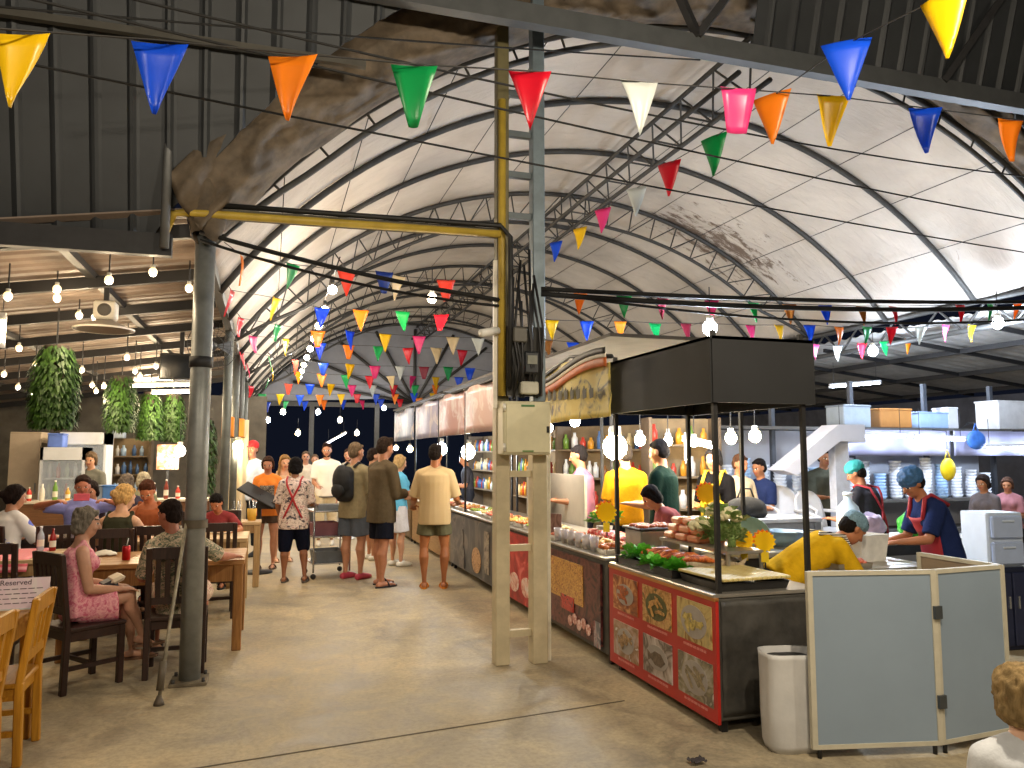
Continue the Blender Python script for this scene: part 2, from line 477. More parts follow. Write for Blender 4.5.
struct(mb, 'wall_left', mat('5f594f', .9, 0, .2, 3), 'dim side wall of the dining shed', 'wall')
# ---- lean-to beyond the eaves on the stall side
mb = MB(); mb.slab(lambda u, v: V((9.2+5*u, 6.3+18*v, 3.55-.11*5*u+(0 if ((6.3+18*v)/.25) % 1 < .6 else .025))), 6, 280, (0, 0, .012), smooth=False)
lean = struct(mb, 'ceiling_lean', mat('aaa7a3', .6, .1, .15, 3), 'grey corrugated lean-to roof beyond the vault', 'roof')
for k in range(12):
    y = 6.6+1.5*k
    mb = MB(); mb.bar((9.2, y, 3.45), (14.2, y, 2.9), .05, .06); mb.build('purlin', BLK, lean)
for x in (10.6, 12.2, 13.8):
    mb = MB(); mb.bar((x, 6.3, 3.55-.11*(x-9.2)-.1), (x, 24, 3.55-.11*(x-9.2)-.1), .06, .08); mb.build('rafter', BLK, lean)
mb = MB(); mb.box((14.2, 14, 1.4), (.1, 20, 2.9))
struct(mb, 'wall_right', mat('4a4a50', .9, 0, .2, 3), 'dim outer wall beyond the last row of stalls', 'wall')

# ================================================================== POSTS
GREY = mat('878a88', .45, .35, .14, 9, .05)
CREAM = mat('c3b696', .5, 0, .1, 7, .05)
YEL = mat('b59a3a', .5, 0, .12, 8)
def round_pole(loc, r, h, label, plate=True, m_=GREY):
    t = thing('steel_pole', label, 'pole', loc)
    MB().lathe([(r, 0), (r, h)], seg=20).build('pole', m_, t)
    if plate:
        MB().box((0, 0, .012), (r*3.4, r*3.4, .024), bev=.004).build('base_plate', mat('6f6553', .7, .2, .3, 12), t)
        for sx in (-1, 1):
            for sy in (-1, 1): MB().lathe([(.012, .02), (.012, .05)], (sx*r*1.35, sy*r*1.35, 0), 8).build('anchor_bolt', STEEL, t)
    return t
p0 = round_pole((-.51, 6.15, 0), .074, 3.35, 'thick grey steel pole on a base plate beside the man in the floral shirt')
MB().lathe([(.084, 2.28), (.084, 2.36)], seg=20).build('collar', DARK, p0)
for i, y in enumerate((10.6, 13.1, 15.6, 18.0, 20.5)):
    round_pole((-.55, y, 0), .055, 3.35, ['grey steel pole at the table where the child in maroon sits', 'grey steel pole behind the black menu stand', 'third grey pole along the dining edge, counted from the nearest thick one', 'fourth grey pole along the dining edge, before the dark end', 'last thin looking grey pole at the dark end of the dining edge'][i], False, mat('5f6462', .5, .3, .14, 9))
MB().lathe([(.03, 3.0), (.03, 5.2)], (-.68, 6.0, 0), 12)
tag(MB().lathe([(.032, 3.1), (.032, 5.0)], (0, 0, 0), 12).build('conduit_pipe', mat('6a6c6d', .5, .4), None, (-.76, 5.86, 0)), 'thin grey upright pipe against the dark cladding below the blue pennant', 'pipe')
t = thing('guy_wire', 'rusty guy rod and turnbuckle anchored in the concrete beside the thick grey pole', 'guy wire', (-.65, 5.66, 0))
MB().tube([(0, 0, .02), (.03, .12, .45), (.085, .44, 1.14)], .012, 8).build('rod', mat('8c8471', .6, .4, .3, 20), t)
MB().lathe([(.088, 1.1), (.088, 1.16)], (.14, .49, 0), 18, cap=False).build('clamp', mat('5f5648', .6, .4), t)
MB().tube([(0.002, .01, .09), (.012, .045, .27)], .024, 8).build('turnbuckle', mat('5f5648', .6, .4), t)
MB().lathe([(.035, 0), (.03, .02), (.014, .06)], seg=10).build('anchor_eye', mat('5a5044', .6, .4), t)

# double post with rungs
t = thing('ladder_post', 'pair of tall steel posts joined by rungs in the middle of the aisle', 'post', (1.77, 5.94, 0))
def post_tube(x, w, z0, z1, name, m_): MB().box((x, -.1*x, (z0+z1)/2), (w, w, z1-z0), bev=.006).build(name, m_, t)
post_tube(0, .115, 0, 2.06, 'lower_post', CREAM); post_tube(0, .1, 2.06, 5.9, 'upper_post', mat('6a6344', .5, .2))
post_tube(.3, .125, 0, 2.06, 'lower_post', CREAM); post_tube(.3, .105, 2.06, 5.9, 'upper_post', mat('6e7c85', .45, .3))
MB().box((.385, -.04, .82), (.03, .03, 1.62)).build('cable_duct', mat('d6cfb9', .5), t)
for z in (.235, .895, 1.48): MB().box((.15, -.015, z), (.2, .05, .05)).build('rung', CREAM, t)
for z in (3.6, 3.95, 4.3, 4.65): MB().box((.15, -.015, z), (.2, .05, .05)).build('rung', mat('5d666b', .5, .3), t)
MB().tube([(-.02, -.085, 2.1), (-.02, -.085, 4.55)], .032, 10).build('yellow_conduit', YEL, t)
MB().box((-.07, -.06, 2.6), (.03, .03, 1.2)).build('white_strip', mat('d9d3c4', .5), t)
# electrical box and meters
t = thing('electrical_box', 'cream metal electrical cabinet strapped between the two centre posts', 'electrical box', (1.92, 5.8, 1.63))
MB().box((0, 0, .21), (.4, .16, .42), bev=.012).build('cabinet', mat('cfc8a8', .45, 0, .05), t)
MB().box((.005, -.085, .21), (.365, .012, .385), bev=.006).build('door', mat('d6cfae', .45, 0, .05), t)
MB().box((.0, -.093, .385), (.11, .006, .016)).build('nameplate', mat('4c7a4a', .5), t)
MB().box((.0, -.093, .03), (.09, .006, .012)).build('nameplate', mat('6b8a52', .5), t)
for z in (.06, .37): MB().lathe([(.012, -.03), (.012, .03)], (-.192, -.09, z), 8).build('hinge', mat('e8e6dc', .4, .5), t)
MB().box((.165, -.095, .2), (.02, .015, .05)).build('latch', DARK, t)
mb = MB()
t = thing('meter_panel', 'dark cluster of meters, breakers and cables above the cream cabinet', 'meter panel', (1.93, 5.82, 2.08))
MB().box((0, .02, .3), (.3, .05, .56)).build('backboard', mat('3d3c38', .7), t)
MB().box((.03, -.05, .28), (.13, .1, .18), bev=.015).build('meter', mat('2b2e31', .3, .1), t)
MB().box((.03, -.105, .3), (.08, .01, .07)).build('meter_window', mat('8b8d84', .15), t)
MB().box((.02, -.04, .08), (.15, .08, .1), bev=.01).build('breaker', mat('b9b6a6', .5), t)
MB().box((-.06, -.04, .5), (.12, .09, .12), bev=.01).build('breaker', mat('55524a', .5), t)
for k in range(10):
    x = -.13+.028*k; r2 = random.Random(k)
    MB().tube([(x, -.03, -.02+r2.random()*.1), (x+.03*r2.uniform(-1, 1), -.075-r2.random()*.03, .25), (x+.03*r2.uniform(-1, 1), -.05, .55), (x+.05*r2.uniform(-1, 1), -.02, .75+.5*r2.random())], .011, 6).build('cable', mat('1d1d1f', .5), t)
t = thing('cctv_camera', 'small white security camera on the left of the two centre posts', 'camera', (1.68, 5.86, 2.58))
MB().tube([(.05, .03, .0), (0, -.02, .03)], .012, 8).build('bracket', mat('d8d8d4', .4), t)
MB().tube([(0.03, -.02, .04), (-.13, -.1, 0)], .032, 12).build('camera_body', mat('e3e2dc', .35), t)

# crossbar with yellow conduit from the grey pole to the centre posts
a, b_ = V((-.66, 6.02, 3.42)), V((1.72, 5.86, 3.42))
mb = MB(); mb.bar(a, b_, .06, .07)
t = mb.build('crossbar', mat('4a4636', .5, .2)); tag(t, 'yellow and black crossbar running from the grey pole to the centre posts', 'beam')
MB().tube([a+V((-.12, -.02, -.18)), a+V((-.06, -.05, -.03)), a+V((.02, -.06, -.02)), b_+V((0, -.06, -.02))], .03, 8).build('yellow_conduit', YEL, t)
MB().tube([a+V((0, -.03, .06)), a.lerp(b_, .5)+V((0, -.04, .055)), b_+V((0, -.06, .05)), b_+V((.07, -.1, -.05)), b_+V((.07, -.12, -.5)), b_+V((.06, -.1, -1.25))], .022, 8).build('black_cable', mat('1a1a1a', .5), t)

# ---- overhead cables
def cable(a, b, s, r, label, n=24):
    mb = MB(); mb.tube(sag(a, b, s, n), r, 6)
    return tag(mb.build('overhead_cable', mat('0b0b0b', .8)), label, 'cable')
cable(atY(-40, -18, 3.2), atY(1100, 232, 5.4), .06, .006, 'topmost black cable sloping across the whole front of the hall')
cable(atY(120, -4, 3.3), atY(1060, 180, 5.0), .1, .006, 'black cable passing just below the grey steel beam')
cable(atY(-30, 52, 3.6), atY(1060, 258, 5.6), .04, .006, 'black cable passing behind the green and red pennants')
cable(atY(-30, 4, 4.2), atY(700, 60, 5.2), .02, .006, 'thin black cable high across the dark cladding')
cable(atY(200, 232, 6.0), atY(500, 300, 5.85), .04, .018, 'thick black cable drooping from the grey pole to the centre posts')
cable(atY(200, 240, 6.0), atY(500, 306, 5.85), .07, .012, 'thinner black cable drooping under the thick one to the centre posts')
tt = ['upper strand of the thick black cable bundle over the stalls', 'middle strand of the thick black cable bundle over the stalls', 'lowest drooping strand of the black cable bundle over the stalls']
for i, (y0, y1, r, s) in enumerate([(289, 300, .02, .06), (294, 303, .024, .1), (292, 310, .012, .2)]):
    cable(atY(541, y0, 5.86), atY(1120, y1, 6.0), s, r, tt[i])
# ================================================================== PEOPLE
def skin_mat(h):
    key = ('skin', h)
    if key in MATS: return MATS[key]
    m, nt, b = new_mat('skin_'+h)
    c = hexc(h); f = noise_tex(nt, coord(nt), 14, 3)
    nt.links.new(ramp(nt, f, [(.3, tuple(v*.9 for v in c)), (.7, tuple(min(1, v*1.08) for v in c))]), b.inputs['Base Color'])
    b.inputs['Roughness'].default_value = .5
    MATS[key] = m
    return m
def remesh(mb, vox, name, mats, smooth=4):
    me = mb.mesh(name+'_src', mats)
    o = bpy.data.objects.new('tmp', me); COL.objects.link(o)
    md = o.modifiers.new('r', 'REMESH'); md.mode = 'VOXEL'; md.voxel_size = vox; md.use_smooth_shade = True
    if smooth:
        sm = o.modifiers.new('s', 'SMOOTH'); sm.factor = .5; sm.iterations = smooth
    dg = bpy.context.evaluated_depsgraph_get(); dg.update()
    out = bpy.data.meshes.new_from_object(o.evaluated_get(dg), depsgraph=dg)
    bpy.data.objects.remove(o); bpy.data.meshes.remove(me)
    out.name = name
    out.materials.clear()
    for m in (mats if isinstance(mats, (list, tuple)) else [mats]): out.materials.append(m)
    return out
def D(*a): return V(a).normalized()
def rotv(v, ax, ang): return Matrix.Rotation(ang, 3, V(ax)) @ V(v)
EYE = mat('2a1c14', .2); LIP = mat('a5584c', .5); BROW = mat('3a2a20', .8); WHITE_EYE = mat('e9e4dc', .3)

def person(label, loc, rz, h=1.7, skin='c98f6e', lean=0., side=0., lean2=None, head=(0., 0.), arms=None, legs=None, pz=None, twist=0.,
           top=None, bottom=None, hair=None, shoes=None, vox=.0085, build=1., fem=False, straps=None, cap=None, beard=None, group=None, extras=None, hands='relaxed', turn=None):
    """faces local +Y.  arms / legs: (left upper, left lower), (right upper, right lower) directions in local axes."""
    root = thing('person', label, 'person', loc, rz, group)
    if turn: root.rotation_euler = (0, 0, rz)
    if lean2 is None: lean2 = lean
    arms = arms or ((D(-.14, .02, -1), D(-.04, .22, -1)), (D(.14, .02, -1), D(.04, .22, -1)))
    legs = legs or ((D(-.05, .03, -1), D(.0, -.03, -1)), (D(.05, .03, -1), D(0, -.03, -1)))
    B = build
    THI, SHI = .235*h, .24*h
    if pz is None:
        pz = max(-(THI*l[0].z+SHI*l[1].z) for l in legs)+.045*h
    pel = V((0, 0, pz))
    up1 = rotv((0, 0, 1), (1, 0, 0), -lean); up1 = rotv(up1, (0, 1, 0), side)
    up2 = rotv((0, 0, 1), (1, 0, 0), -lean2); up2 = rotv(up2, (0, 1, 0), side)
    mid = pel+up1*.135*h
    che = mid+up2*.165*h               # shoulder line
    R1 = V((1, 0, 0)); R2 = rotv((1, 0, 0), (0, 0, 1), twist)
    R2 = (R2-up2*R2.dot(up2)).normalized(); F2 = up2.cross(R2); F1 = up1.cross(R1)
    shw = (.086 if fem else .097)*h*B**.3
    sh = [che-R2*shw-up2*.03*h, che+R2*shw-up2*.03*h]
    hip = [pel-R1*.05*h, pel+R1*.05*h]
    neck = che+up2*.028*h
    hy, hp = head                       # yaw (+ = to its left), pitch (+ = down)
    hf = rotv(F2 if abs(lean2) < .5 else (F2*.6+V((0, 0, .0))+V((0, .4, 0))).normalized(), up2, hy)
    hr0 = hf.cross(up2 if abs(lean2) < .5 else V((0, -.3, .95))).normalized()
    hf = rotv(hf, hr0, -hp).normalized(); hu = hr0.cross(hf).normalized()
    hc = neck+(up2*.5+hu*.5).normalized()*.088*h+hf*.008*h
    HM = Matrix((hr0, hf, hu)).transposed()
    hl = lambda x, y, z: hc+hr0*x*h+hf*y*h+hu*z*h
    def ell(c, w, d, R, F, n=18, p=1.):
        return [c+R*(w*math.cos(a))+F*(d*math.sin(a)) for a in (2*PI*k/n for k in range(n))]
    # --- body
    b = MB()
    wq = .86 if fem else 1.
    prof = [(-.045, .055, .05, 0), (-.03, .085, .066, 0), (.0, .094*(1.06 if fem else 1), .07, 0), (.06, .088, .064, 0), (.12, .076*wq, .056, 0), (.155, .078*wq, .057, 1), (.22, .093*wq, .066, 1), (.27, .095*wq, .06, 1), (.3, .066*wq, .044, 1), (.318, .04, .034, 1)]
    def spine(t): return pel+up1*t*h if t <= .135 else mid+up2*(t-.135)*h
    tr = []
    for t, w, d, k in prof:
        R, F = (R2, F2) if k else (R1, F1)
        tr.append(ell(spine(t), w*h*B, d*h*B, R, F))
    b.rings(tr)
    b.capsule([sh[0], che-R2*.03*h, che+R2*.03*h, sh[1]], [.031*h*B, .036*h, .036*h, .031*h*B])
    b.capsule([neck-up2*.03*h, hc-hu*.04*h-hf*.006*h], [.036*h, .031*h])
    if fem:
        for s in (-1, 1): b.ball(spine(.225)+R2*s*.042*h+F2*.05*h, .036*h)
    # head
    b.ball(hl(0, -.008, .018), (.045*h, .055*h, .05*h), 16, 10, 0, HM)
    b.capsule([hl(0, .012, .0), hl(0, .017, -.035), hl(0, .024, -.05)], [.041*h, .034*h, .02*h], 14)
    b.capsule([hl(0, .046, .012), hl(0, .061, -.012)], [.006*h, .0085*h], 8)      # nose
    for s in (-1, 1):
        b.ball(hl(.045*s, -.006, -.004), (.006*h, .011*h, .018*h), 8, 6, 0, HM)   # ear
        b.ball(hl(.022*s, .036, -.016), (.015*h, .012*h, .014*h), 8, 6, 0, HM)    # cheek
    b.capsule([hl(-.024, .042, .02), hl(.024, .042, .02)], [.007*h, .007*h], 8)   # brow ridge
    b.capsule([hl(-.012, .046, -.029), hl(.012, .046, -.029)], [.0055*h, .0055*h], 8)  # lips
    # arms
    el, wr, hd = [], [], []
    UA, FA = .172*h, .148*h
    for i in (0, 1):
        u, f = arms[i]; e = sh[i]+u*UA; w = e+f*FA
        el.append(e); wr.append(w)
        b.capsule([sh[i], sh[i]+u*UA*.35, e], [.031*h*B, .03*h*B, .0235*h*B])
        b.capsule([e, e+f*FA*.3, w], [.0235*h*B, .024*h*B, .0155*h])
        s = -1 if i == 0 else 1
        # hand
        n_ = f.cross(V((0, 0, 1)))
        n_ = n_.normalized() if n_.length > .2 else V((s, 0, 0))
        if abs(f.z) > .75: pn = V((-s, 0, 0)) - f*f.dot(V((-s, 0, 0))); pn = pn.normalized()
        else: pn = V((0, 0, -1))-f*f.dot(V((0, 0, -1))); pn = pn.normalized()     # palm normal
        sd = f.cross(pn).normalized()                                             # across the palm
        th = sd if sd.dot(V((-s, .6, .3))) > 0 else -sd                            # thumb side
        curl = {'relaxed': .35, 'grip': .95, 'flat': .08}[hands]
        pc = w+f*.028*h
        HMx = Matrix((th, f, pn)).transposed()
        b.ball(pc, (.024*h, .032*h, .012*h), 10, 8, 0, HMx)
        for k in range(4):
            base = w+f*(.05+.004*(1-abs(k-1.4)))*h+th*(.0195-.0128*k)*h
            L = (.026, .03, .028, .021)[k]*h; p = [base]; dcur = f
            ax = th
            for q in range(3):
                ang = curl*(.5+.45*q)
                dq = (f*math.cos(ang)+pn*math.sin(ang)+th*(.12-.08*k)).normalized()
                p.append(p[-1]+dq*L*(.62, .5, .42)[q])
            b.capsule(p, [.0054*h, .0052*h, .005*h, .0046*h], 8)
        tb = w+f*.018*h+th*.02*h
        t1 = tb+(f*.6+th*.7+pn*.25*curl).normalized()*.024*h
        b.capsule([tb, t1, t1+(f*.9+th*.3+pn*.5*curl).normalized()*.021*h], [.0075*h, .0062*h, .0052*h], 8)
        hd.append(pc+f*.03*h)
    kn, an = [], []
    for i in (0, 1):
        u, f = legs[i]; k = hip[i]+u*THI; a = k+f*SHI
        kn.append(k); an.append(a)
        b.capsule([hip[i], hip[i]+u*THI*.4, k], [.052*h*B, .047*h*B, .031*h*B])
        pr = [.0295, .0345, .029, .0185, .016]
        b.capsule([k+f*SHI*q-(V((0, .012*h, 0)) if q == .28 else V((0, 0, 0))) for q in (0, .28, .5, .8, 1)], [p*h*B**.5 for p in pr])
        # foot
        fd = V((0, 1, 0)) if abs(f.z) > .5 else D(0, .5, -.6)
        if shoes and shoes.get('toe'): fd = V(shoes['toe'][i]).normalized()
        ft = a-V((0, 0, .02*h))
        heel = ft-fd*.026*h-V((0, 0, .007*h)); ball_ = ft+fd*.075*h-V((0, 0, .012*h))
        b.capsule([heel, ft+fd*.01*h, ball_, ball_+fd*.028*h-V((0, 0, .002*h))], [.0175*h, .021*h, .0175*h, .0115*h], 10)
        if vox < .0095:
            for q in range(4): b.ball(ball_+fd*(.038-.004*q)*h+fd.cross(V((0, 0, 1)))*(.014-.011*q)*h*(1 if i == 0 else -1)-V((0, 0, .004*h)), .0075*h, 8, 6)
    sk = skin_mat(skin)
    me = remesh(b, vox, 'body', [sk, EYE, LIP, BROW, WHITE_EYE])
    eyes = [hl(.02*s, .0445, .006) for s in (-1, 1)]; lip = hl(0, .05, -.029); br = [hl(.022*s, .05, .0245) for s in (-1, 1)]
    mi = [0]*len(me.polygons)
    for p in me.polygons:
        c = p.center
        if (c-hc).length > .09*h: continue
        if (c-hc).dot(hf) < .02*h: continue
        q = c-lip
        if abs(q.dot(hr0)) < .017*h and abs(q.dot(hu)) < .0055*h: mi[p.index] = 2
        for e in eyes:
            q = c-e
            if abs(q.dot(hu)) < .0042*h and abs(q.dot(hr0)) < .009*h: mi[p.index] = 1 if abs(q.dot(hr0)) < .0055*h else 4
        for e in br:
            q = c-e
            if vox < .0085 and abs(q.dot(hu)) < .0032*h and abs(q.dot(hr0)) < .013*h: mi[p.index] = 3
    me.polygons.foreach_set('material_index', mi)
    bo = bpy.data.objects.new('body', me); COL.objects.link(bo); bo.parent = root
    def attach(mb, name, m, v=.012, sm=3, lab=None):
        me = remesh(mb, v, name, m, sm)
        o = bpy.data.objects.new(name, me); COL.objects.link(o); o.parent = root
        if lab: o['label'] = lab
        return o
    cv = max(.011, vox*1.3)
    # --- upper garment
    if top:
        g = MB(); inf = top.get('loose', .012)*.75; hem = top.get('hem', -.03); wd = top.get('flare', 0.)
        ts = [t for t in (-.12, -.09, -.06, -.03, 0, .03, .06, .12, .17, .22, .27, .295) if t >= hem]
        rs = []
        for t in [hem]+[q for q in ts if q > hem+.01]+([.312] if not top.get('tank') else []):
            pr = [p for p in prof]
            tt_ = max(t, -.0)
            for q in range(len(pr)-1):
                if pr[q][0] <= tt_ <= pr[q+1][0]: break
            f_ = (tt_-pr[q][0])/(pr[q+1][0]-pr[q][0]); w = pr[q][1]*(1-f_)+pr[q+1][1]*f_; d = pr[q][2]*(1-f_)+pr[q+1][2]*f_
            if t < .2: w = max(w, .086*wq*(1 if top.get('fit') is None else .95)); d = max(d, .062)
            R, F = (R2, F2) if t > .135 else (R1, F1)
            e = inf if t < .29 else inf*.5
            fl = wd*max(0, .1-t)
            c_ = spine(t)
            rs.append(ell(c_, (w*B+e+fl)*h, (d*B+e+fl)*h, R, F, 20))
        g.rings(rs)
        if fem:
            for s in (-1, 1): g.ball(spine(.225)+R2*s*.04*h+F2*.052*h, (.036+inf*.6)*h)
        if not top.get('tank'):
            g.capsule([sh[0], che-R2*.03*h, che+R2*.03*h, sh[1]], [(.034+inf*.5)*h*B, .04*h, .04*h, (.034+inf*.5)*h*B])
        else:
            for s in (-1, 1): g.capsule([spine(.26)+R2*s*.062*h+F2*.045*h, che+R2*s*.062*h+up2*.024*h, spine(.26)+R2*s*.062*h-F2*.045*h], [.016*h]*3)
        sl = top.get('sleeve', .7)
        if sl > 0:
            for i in (0, 1):
                u, f = arms[i]
                r0 = (.0325+inf*.62)*h*B
                if sl <= 1: g.cuff([sh[i], sh[i]+u*UA*sl*.5, sh[i]+u*UA*sl], [r0, r0*.98, r0*.95], 14)
                else:
                    g.capsule([sh[i], sh[i]+u*UA*.5, el[i]], [r0, r0*.95, r0*.88], 14); g.cuff([el[i], el[i]+f*FA*(sl-1)], [r0*.88, r0*.72], 14)
        attach(g, top.get('name', 'shirt'), top['m'], cv)
    if bottom:
        g = MB(); ln = bottom.get('len', .6); inf = bottom.get('loose', .014)*.7
        g.rings([ell(spine(t), (w*B+inf)*h, (d*B+inf)*h, R1, F1, 20) for t, w, d in ((-.05, .07, .06), (-.03, .088, .068), (0, .096, .071), (.05, .09, .065), (.085, .084, .061))])
        if bottom.get('skirt'):
            n = (legs[0][0]+legs[1][0]).normalized()
            rs = []
            for q in range(7):
                t = q/6; c = pel+n*THI*ln*t
                F_ = R1.cross(n).normalized()
                rs.append(ell(c, (.098+.03*t+inf)*h*B, (.07+.03*t+inf)*h*B, R1, F_, 20))
            g.rings(rs)
        else:
            for i in (0, 1):
                u, f = legs[i]; r0 = (.052+inf)*h*B; fl = bottom.get('flare', 1.)
                L = min(ln, 1.)
                (g.cuff if ln <= 1 else g.capsule)([hip[i], hip[i]+u*THI*L*.5, hip[i]+u*THI*L], [r0, r0*(.96), r0*(.97*fl if ln <= 1 else .8)], 14)
                if ln > 1: g.cuff([kn[i], kn[i]+f*SHI*(ln-1)], [r0*.8, r0*.68], 14)
        attach(g, bottom.get('name', 'shorts'), bottom['m'], cv)
    # --- hair
    if hair:
        g = MB(); st = hair.get('style', 'short'); vol = hair.get('vol', 1.)
        if st != 'none':
            g.ball(hl(0, -.017, .03), (.049*h*vol, .054*h*vol, .049*h*vol), 16, 10, 0, HM)
            g.ball(hl(0, -.03, .0), (.047*h*vol, .04*h*vol, .05*h*vol), 14, 10, 0, HM)
            g.capsule([hl(-.028, .022, .05), hl(.0, .028, .056), hl(.028, .022, .05)], [.012*h*vol]*3, 8)
            if st == 'quiff': g.capsule([hl(-.022, .012, .062), hl(.02, .018, .066)], [.017*h, .018*h], 10)
            if st in ('bob', 'long', 'tied'):
                for s in (-1, 1): g.capsule([hl(.042*s, .004, .03), hl(.047*s, -.004, -.005), hl(.043*s, -.012, -.04)], [.015*h*vol, .015*h*vol, .012*h], 10)
            if st == 'bob': g.ball(hl(0, -.032, -.03), (.048*h*vol, .034*h*vol, .04*h), 14, 8, 0, HM)
            if st == 'long':
                g.capsule([hl(0, -.04, 0), hl(0, -.052, -.06), neck-F2*.055*h-up2*.04*h, neck-F2*.075*h-up2*.13*h], [.042*h, .04*h, .04*h, .02*h], 12)
                for s in (-1, 1): g.capsule([hl(.043*s, -.004, -.03), neck+R2*s*.05*h+F2*.02*h, neck+R2*s*.06*h+F2*.045*h-up2*.09*h], [.014*h, .016*h, .009*h], 10)
            if st in ('tied', 'bun'): g.ball(hl(0, -.075, .035 if st == 'bun' else .0), .024*h)
            me = remesh(g, max(.008, vox), 'hair', hair['m'], 2)
            am = hair.get('rough', .006)*h/1.7
            for v in me.vertices:
                k = noise.noise(v.co*hair.get('freq', 45)); v.co += (v.co-hc).normalized()*k*am
            o = bpy.data.objects.new('hair', me); COL.objects.link(o); o.parent = root
    if beard:
        g = MB(); g.capsule([hl(-.036, .012, -.026), hl(-.02, .032, -.05), hl(.02, .032, -.05), hl(.036, .012, -.026)], [.01*h, .014*h, .014*h, .01*h], 8)
        attach(g, 'beard', beard, .008, 2)
    if cap:
        g = MB(); k = cap.get('k', 1.)
        g.ball(hl(0, -.012, .036), (.054*h*k, .062*h*k, .05*h*k), 18, 10, 0, HM)
        g.lathe([(.052*h*k, 0), (.056*h*k, .008*h), (.054*h*k, .018*h)], hl(0, -.008, .018), 20, M=HM)
        if cap.get('brim'): g.capsule([hl(-.025, .05, .03), hl(-.018, .085, .024), hl(.018, .085, .024), hl(.025, .05, .03)], [.006*h]*4, 8)
        me = remesh(g, .009, cap.get('name', 'cap'), cap['m'], 2)
        if cap.get('rough'):
            for v in me.vertices: v.co += (v.co-hc).normalized()*noise.noise(v.co*40)*cap['rough']
        o = bpy.data.objects.new(cap.get('name', 'cap'), me); COL.objects.link(o); o.parent = root
    if shoes:
        for i in (0, 1):
            g = MB(); a = an[i]; f = legs[i][1]
            fd = V(shoes['toe'][i]).normalized() if shoes.get('toe') else V((0, 1, 0))
            ft = a-V((0, 0, .02*h)); sx = fd.cross(V((0, 0, 1)))
            if shoes.get('kind') == 'shoe':
                g.capsule([ft-fd*.026*h-V((0, 0, .004*h)), ft+fd*.012*h, ft+fd*.08*h-V((0, 0, .01*h)), ft+fd*.105*h-V((0, 0, .013*h))], [.024*h, .028*h, .023*h, .016*h], 10)
                attach(g, 'shoe', shoes['m'], .01, 2)
            else:
                zc = ft.z-.027*h
                n = 18; poly = []
                for k in range(n):
                    a_ = 2*PI*k/n; q = ft+fd*(.04+.088*math.cos(a_))*h+sx*.031*h*math.sin(a_)*(1.08 if math.cos(a_) > 0 else .85)
                    poly.append(V((q.x, q.y, max(zc, .009))))
                g.prism(poly, (0, 0, .018))
                so = g.build('sandal', shoes['m'], root)
                s2 = MB(); s2.tube([ft+fd*.045*h+sx*.03*h*math.cos(k)+V((0, 0, -.022*h+.032*h*math.sin(k))) for k in [PI*j/8 for j in range(9)]], .009, 6)
                s2.build('strap', shoes.get('m2', shoes['m']), so)
    if straps:
        # an apron seen from behind: crossed straps, or its bib with shoulder straps
        inf = (top or {}).get('loose', .012)*.75+.008
        def onb(t, x, back):
            d = .066*B+inf; w = (.09*wq*B+inf)
            y = d*math.sqrt(max(.05, 1-(x/w)**2))
            R, F = (R2, F2) if t > .135 else (R1, F1)
            return spine(t)+R*x*h+F*(-y if back else y)*h
        if straps.get('cross'):
            for s in (-1, 1):
                g = MB(); pts = [che+R2*s*.062*h+F2*.03*h+up2*.025*h, che+R2*s*.06*h-F2*.0*h+up2*.036*h, che+R2*s*.056*h-F2*(.047+inf)*h+up2*.004*h]+[onb(.26-.26*k/8, s*(.05-.125*k/8), True) for k in range(9)]
                g.tube(pts, .0125*h/1.6, 6); g.build('apron_strap', straps['m'], root)
        if straps.get('bib'):
            g = MB()
            pts = lambda u, v: onb(-.1+.36*v if v > .2 else -.1+.36*v, (u-.5)*(.17 if v < .7 else .13), False)+F1*.006*h
            g.slab(pts, 10, 14, F1*.004*h); g.build('apron', straps['m'], root)
            for s in (-1, 1):
                g = MB(); g.tube([onb(.25, s*.06, False)+F2*.01*h, che+R2*s*.06*h+up2*.036*h+F2*.02*h, che+R2*s*.058*h+up2*.036*h-F2*.02*h, onb(.24, s*.05, True)], .011*h, 6); g.build('apron_strap', straps['m'], root)
    info = dict(root=root, hd=hd, wr=wr, el=el, sh=sh, che=che, pel=pel, F2=F2, R2=R2, up2=up2, h=h, spine=spine, hl=hl, kn=kn, onb=None)
    if extras: extras(info)
    return info
def clothm(h, var=.1, scale=14, bmp=.35):
    m = mat(h, .95, 0, var, scale, bmp, name='cloth_'+h)
    m.node_tree.nodes['Principled BSDF'].inputs['Specular IOR Level'].default_value = .08
    return m
def hairm(h):
    m = mat(h, .9, 0, .35, 60, .4, (1, 1, .25), name='hair_'+h)
    m.node_tree.nodes['Principled BSDF'].inputs['Specular IOR Level'].default_value = .15
    return m
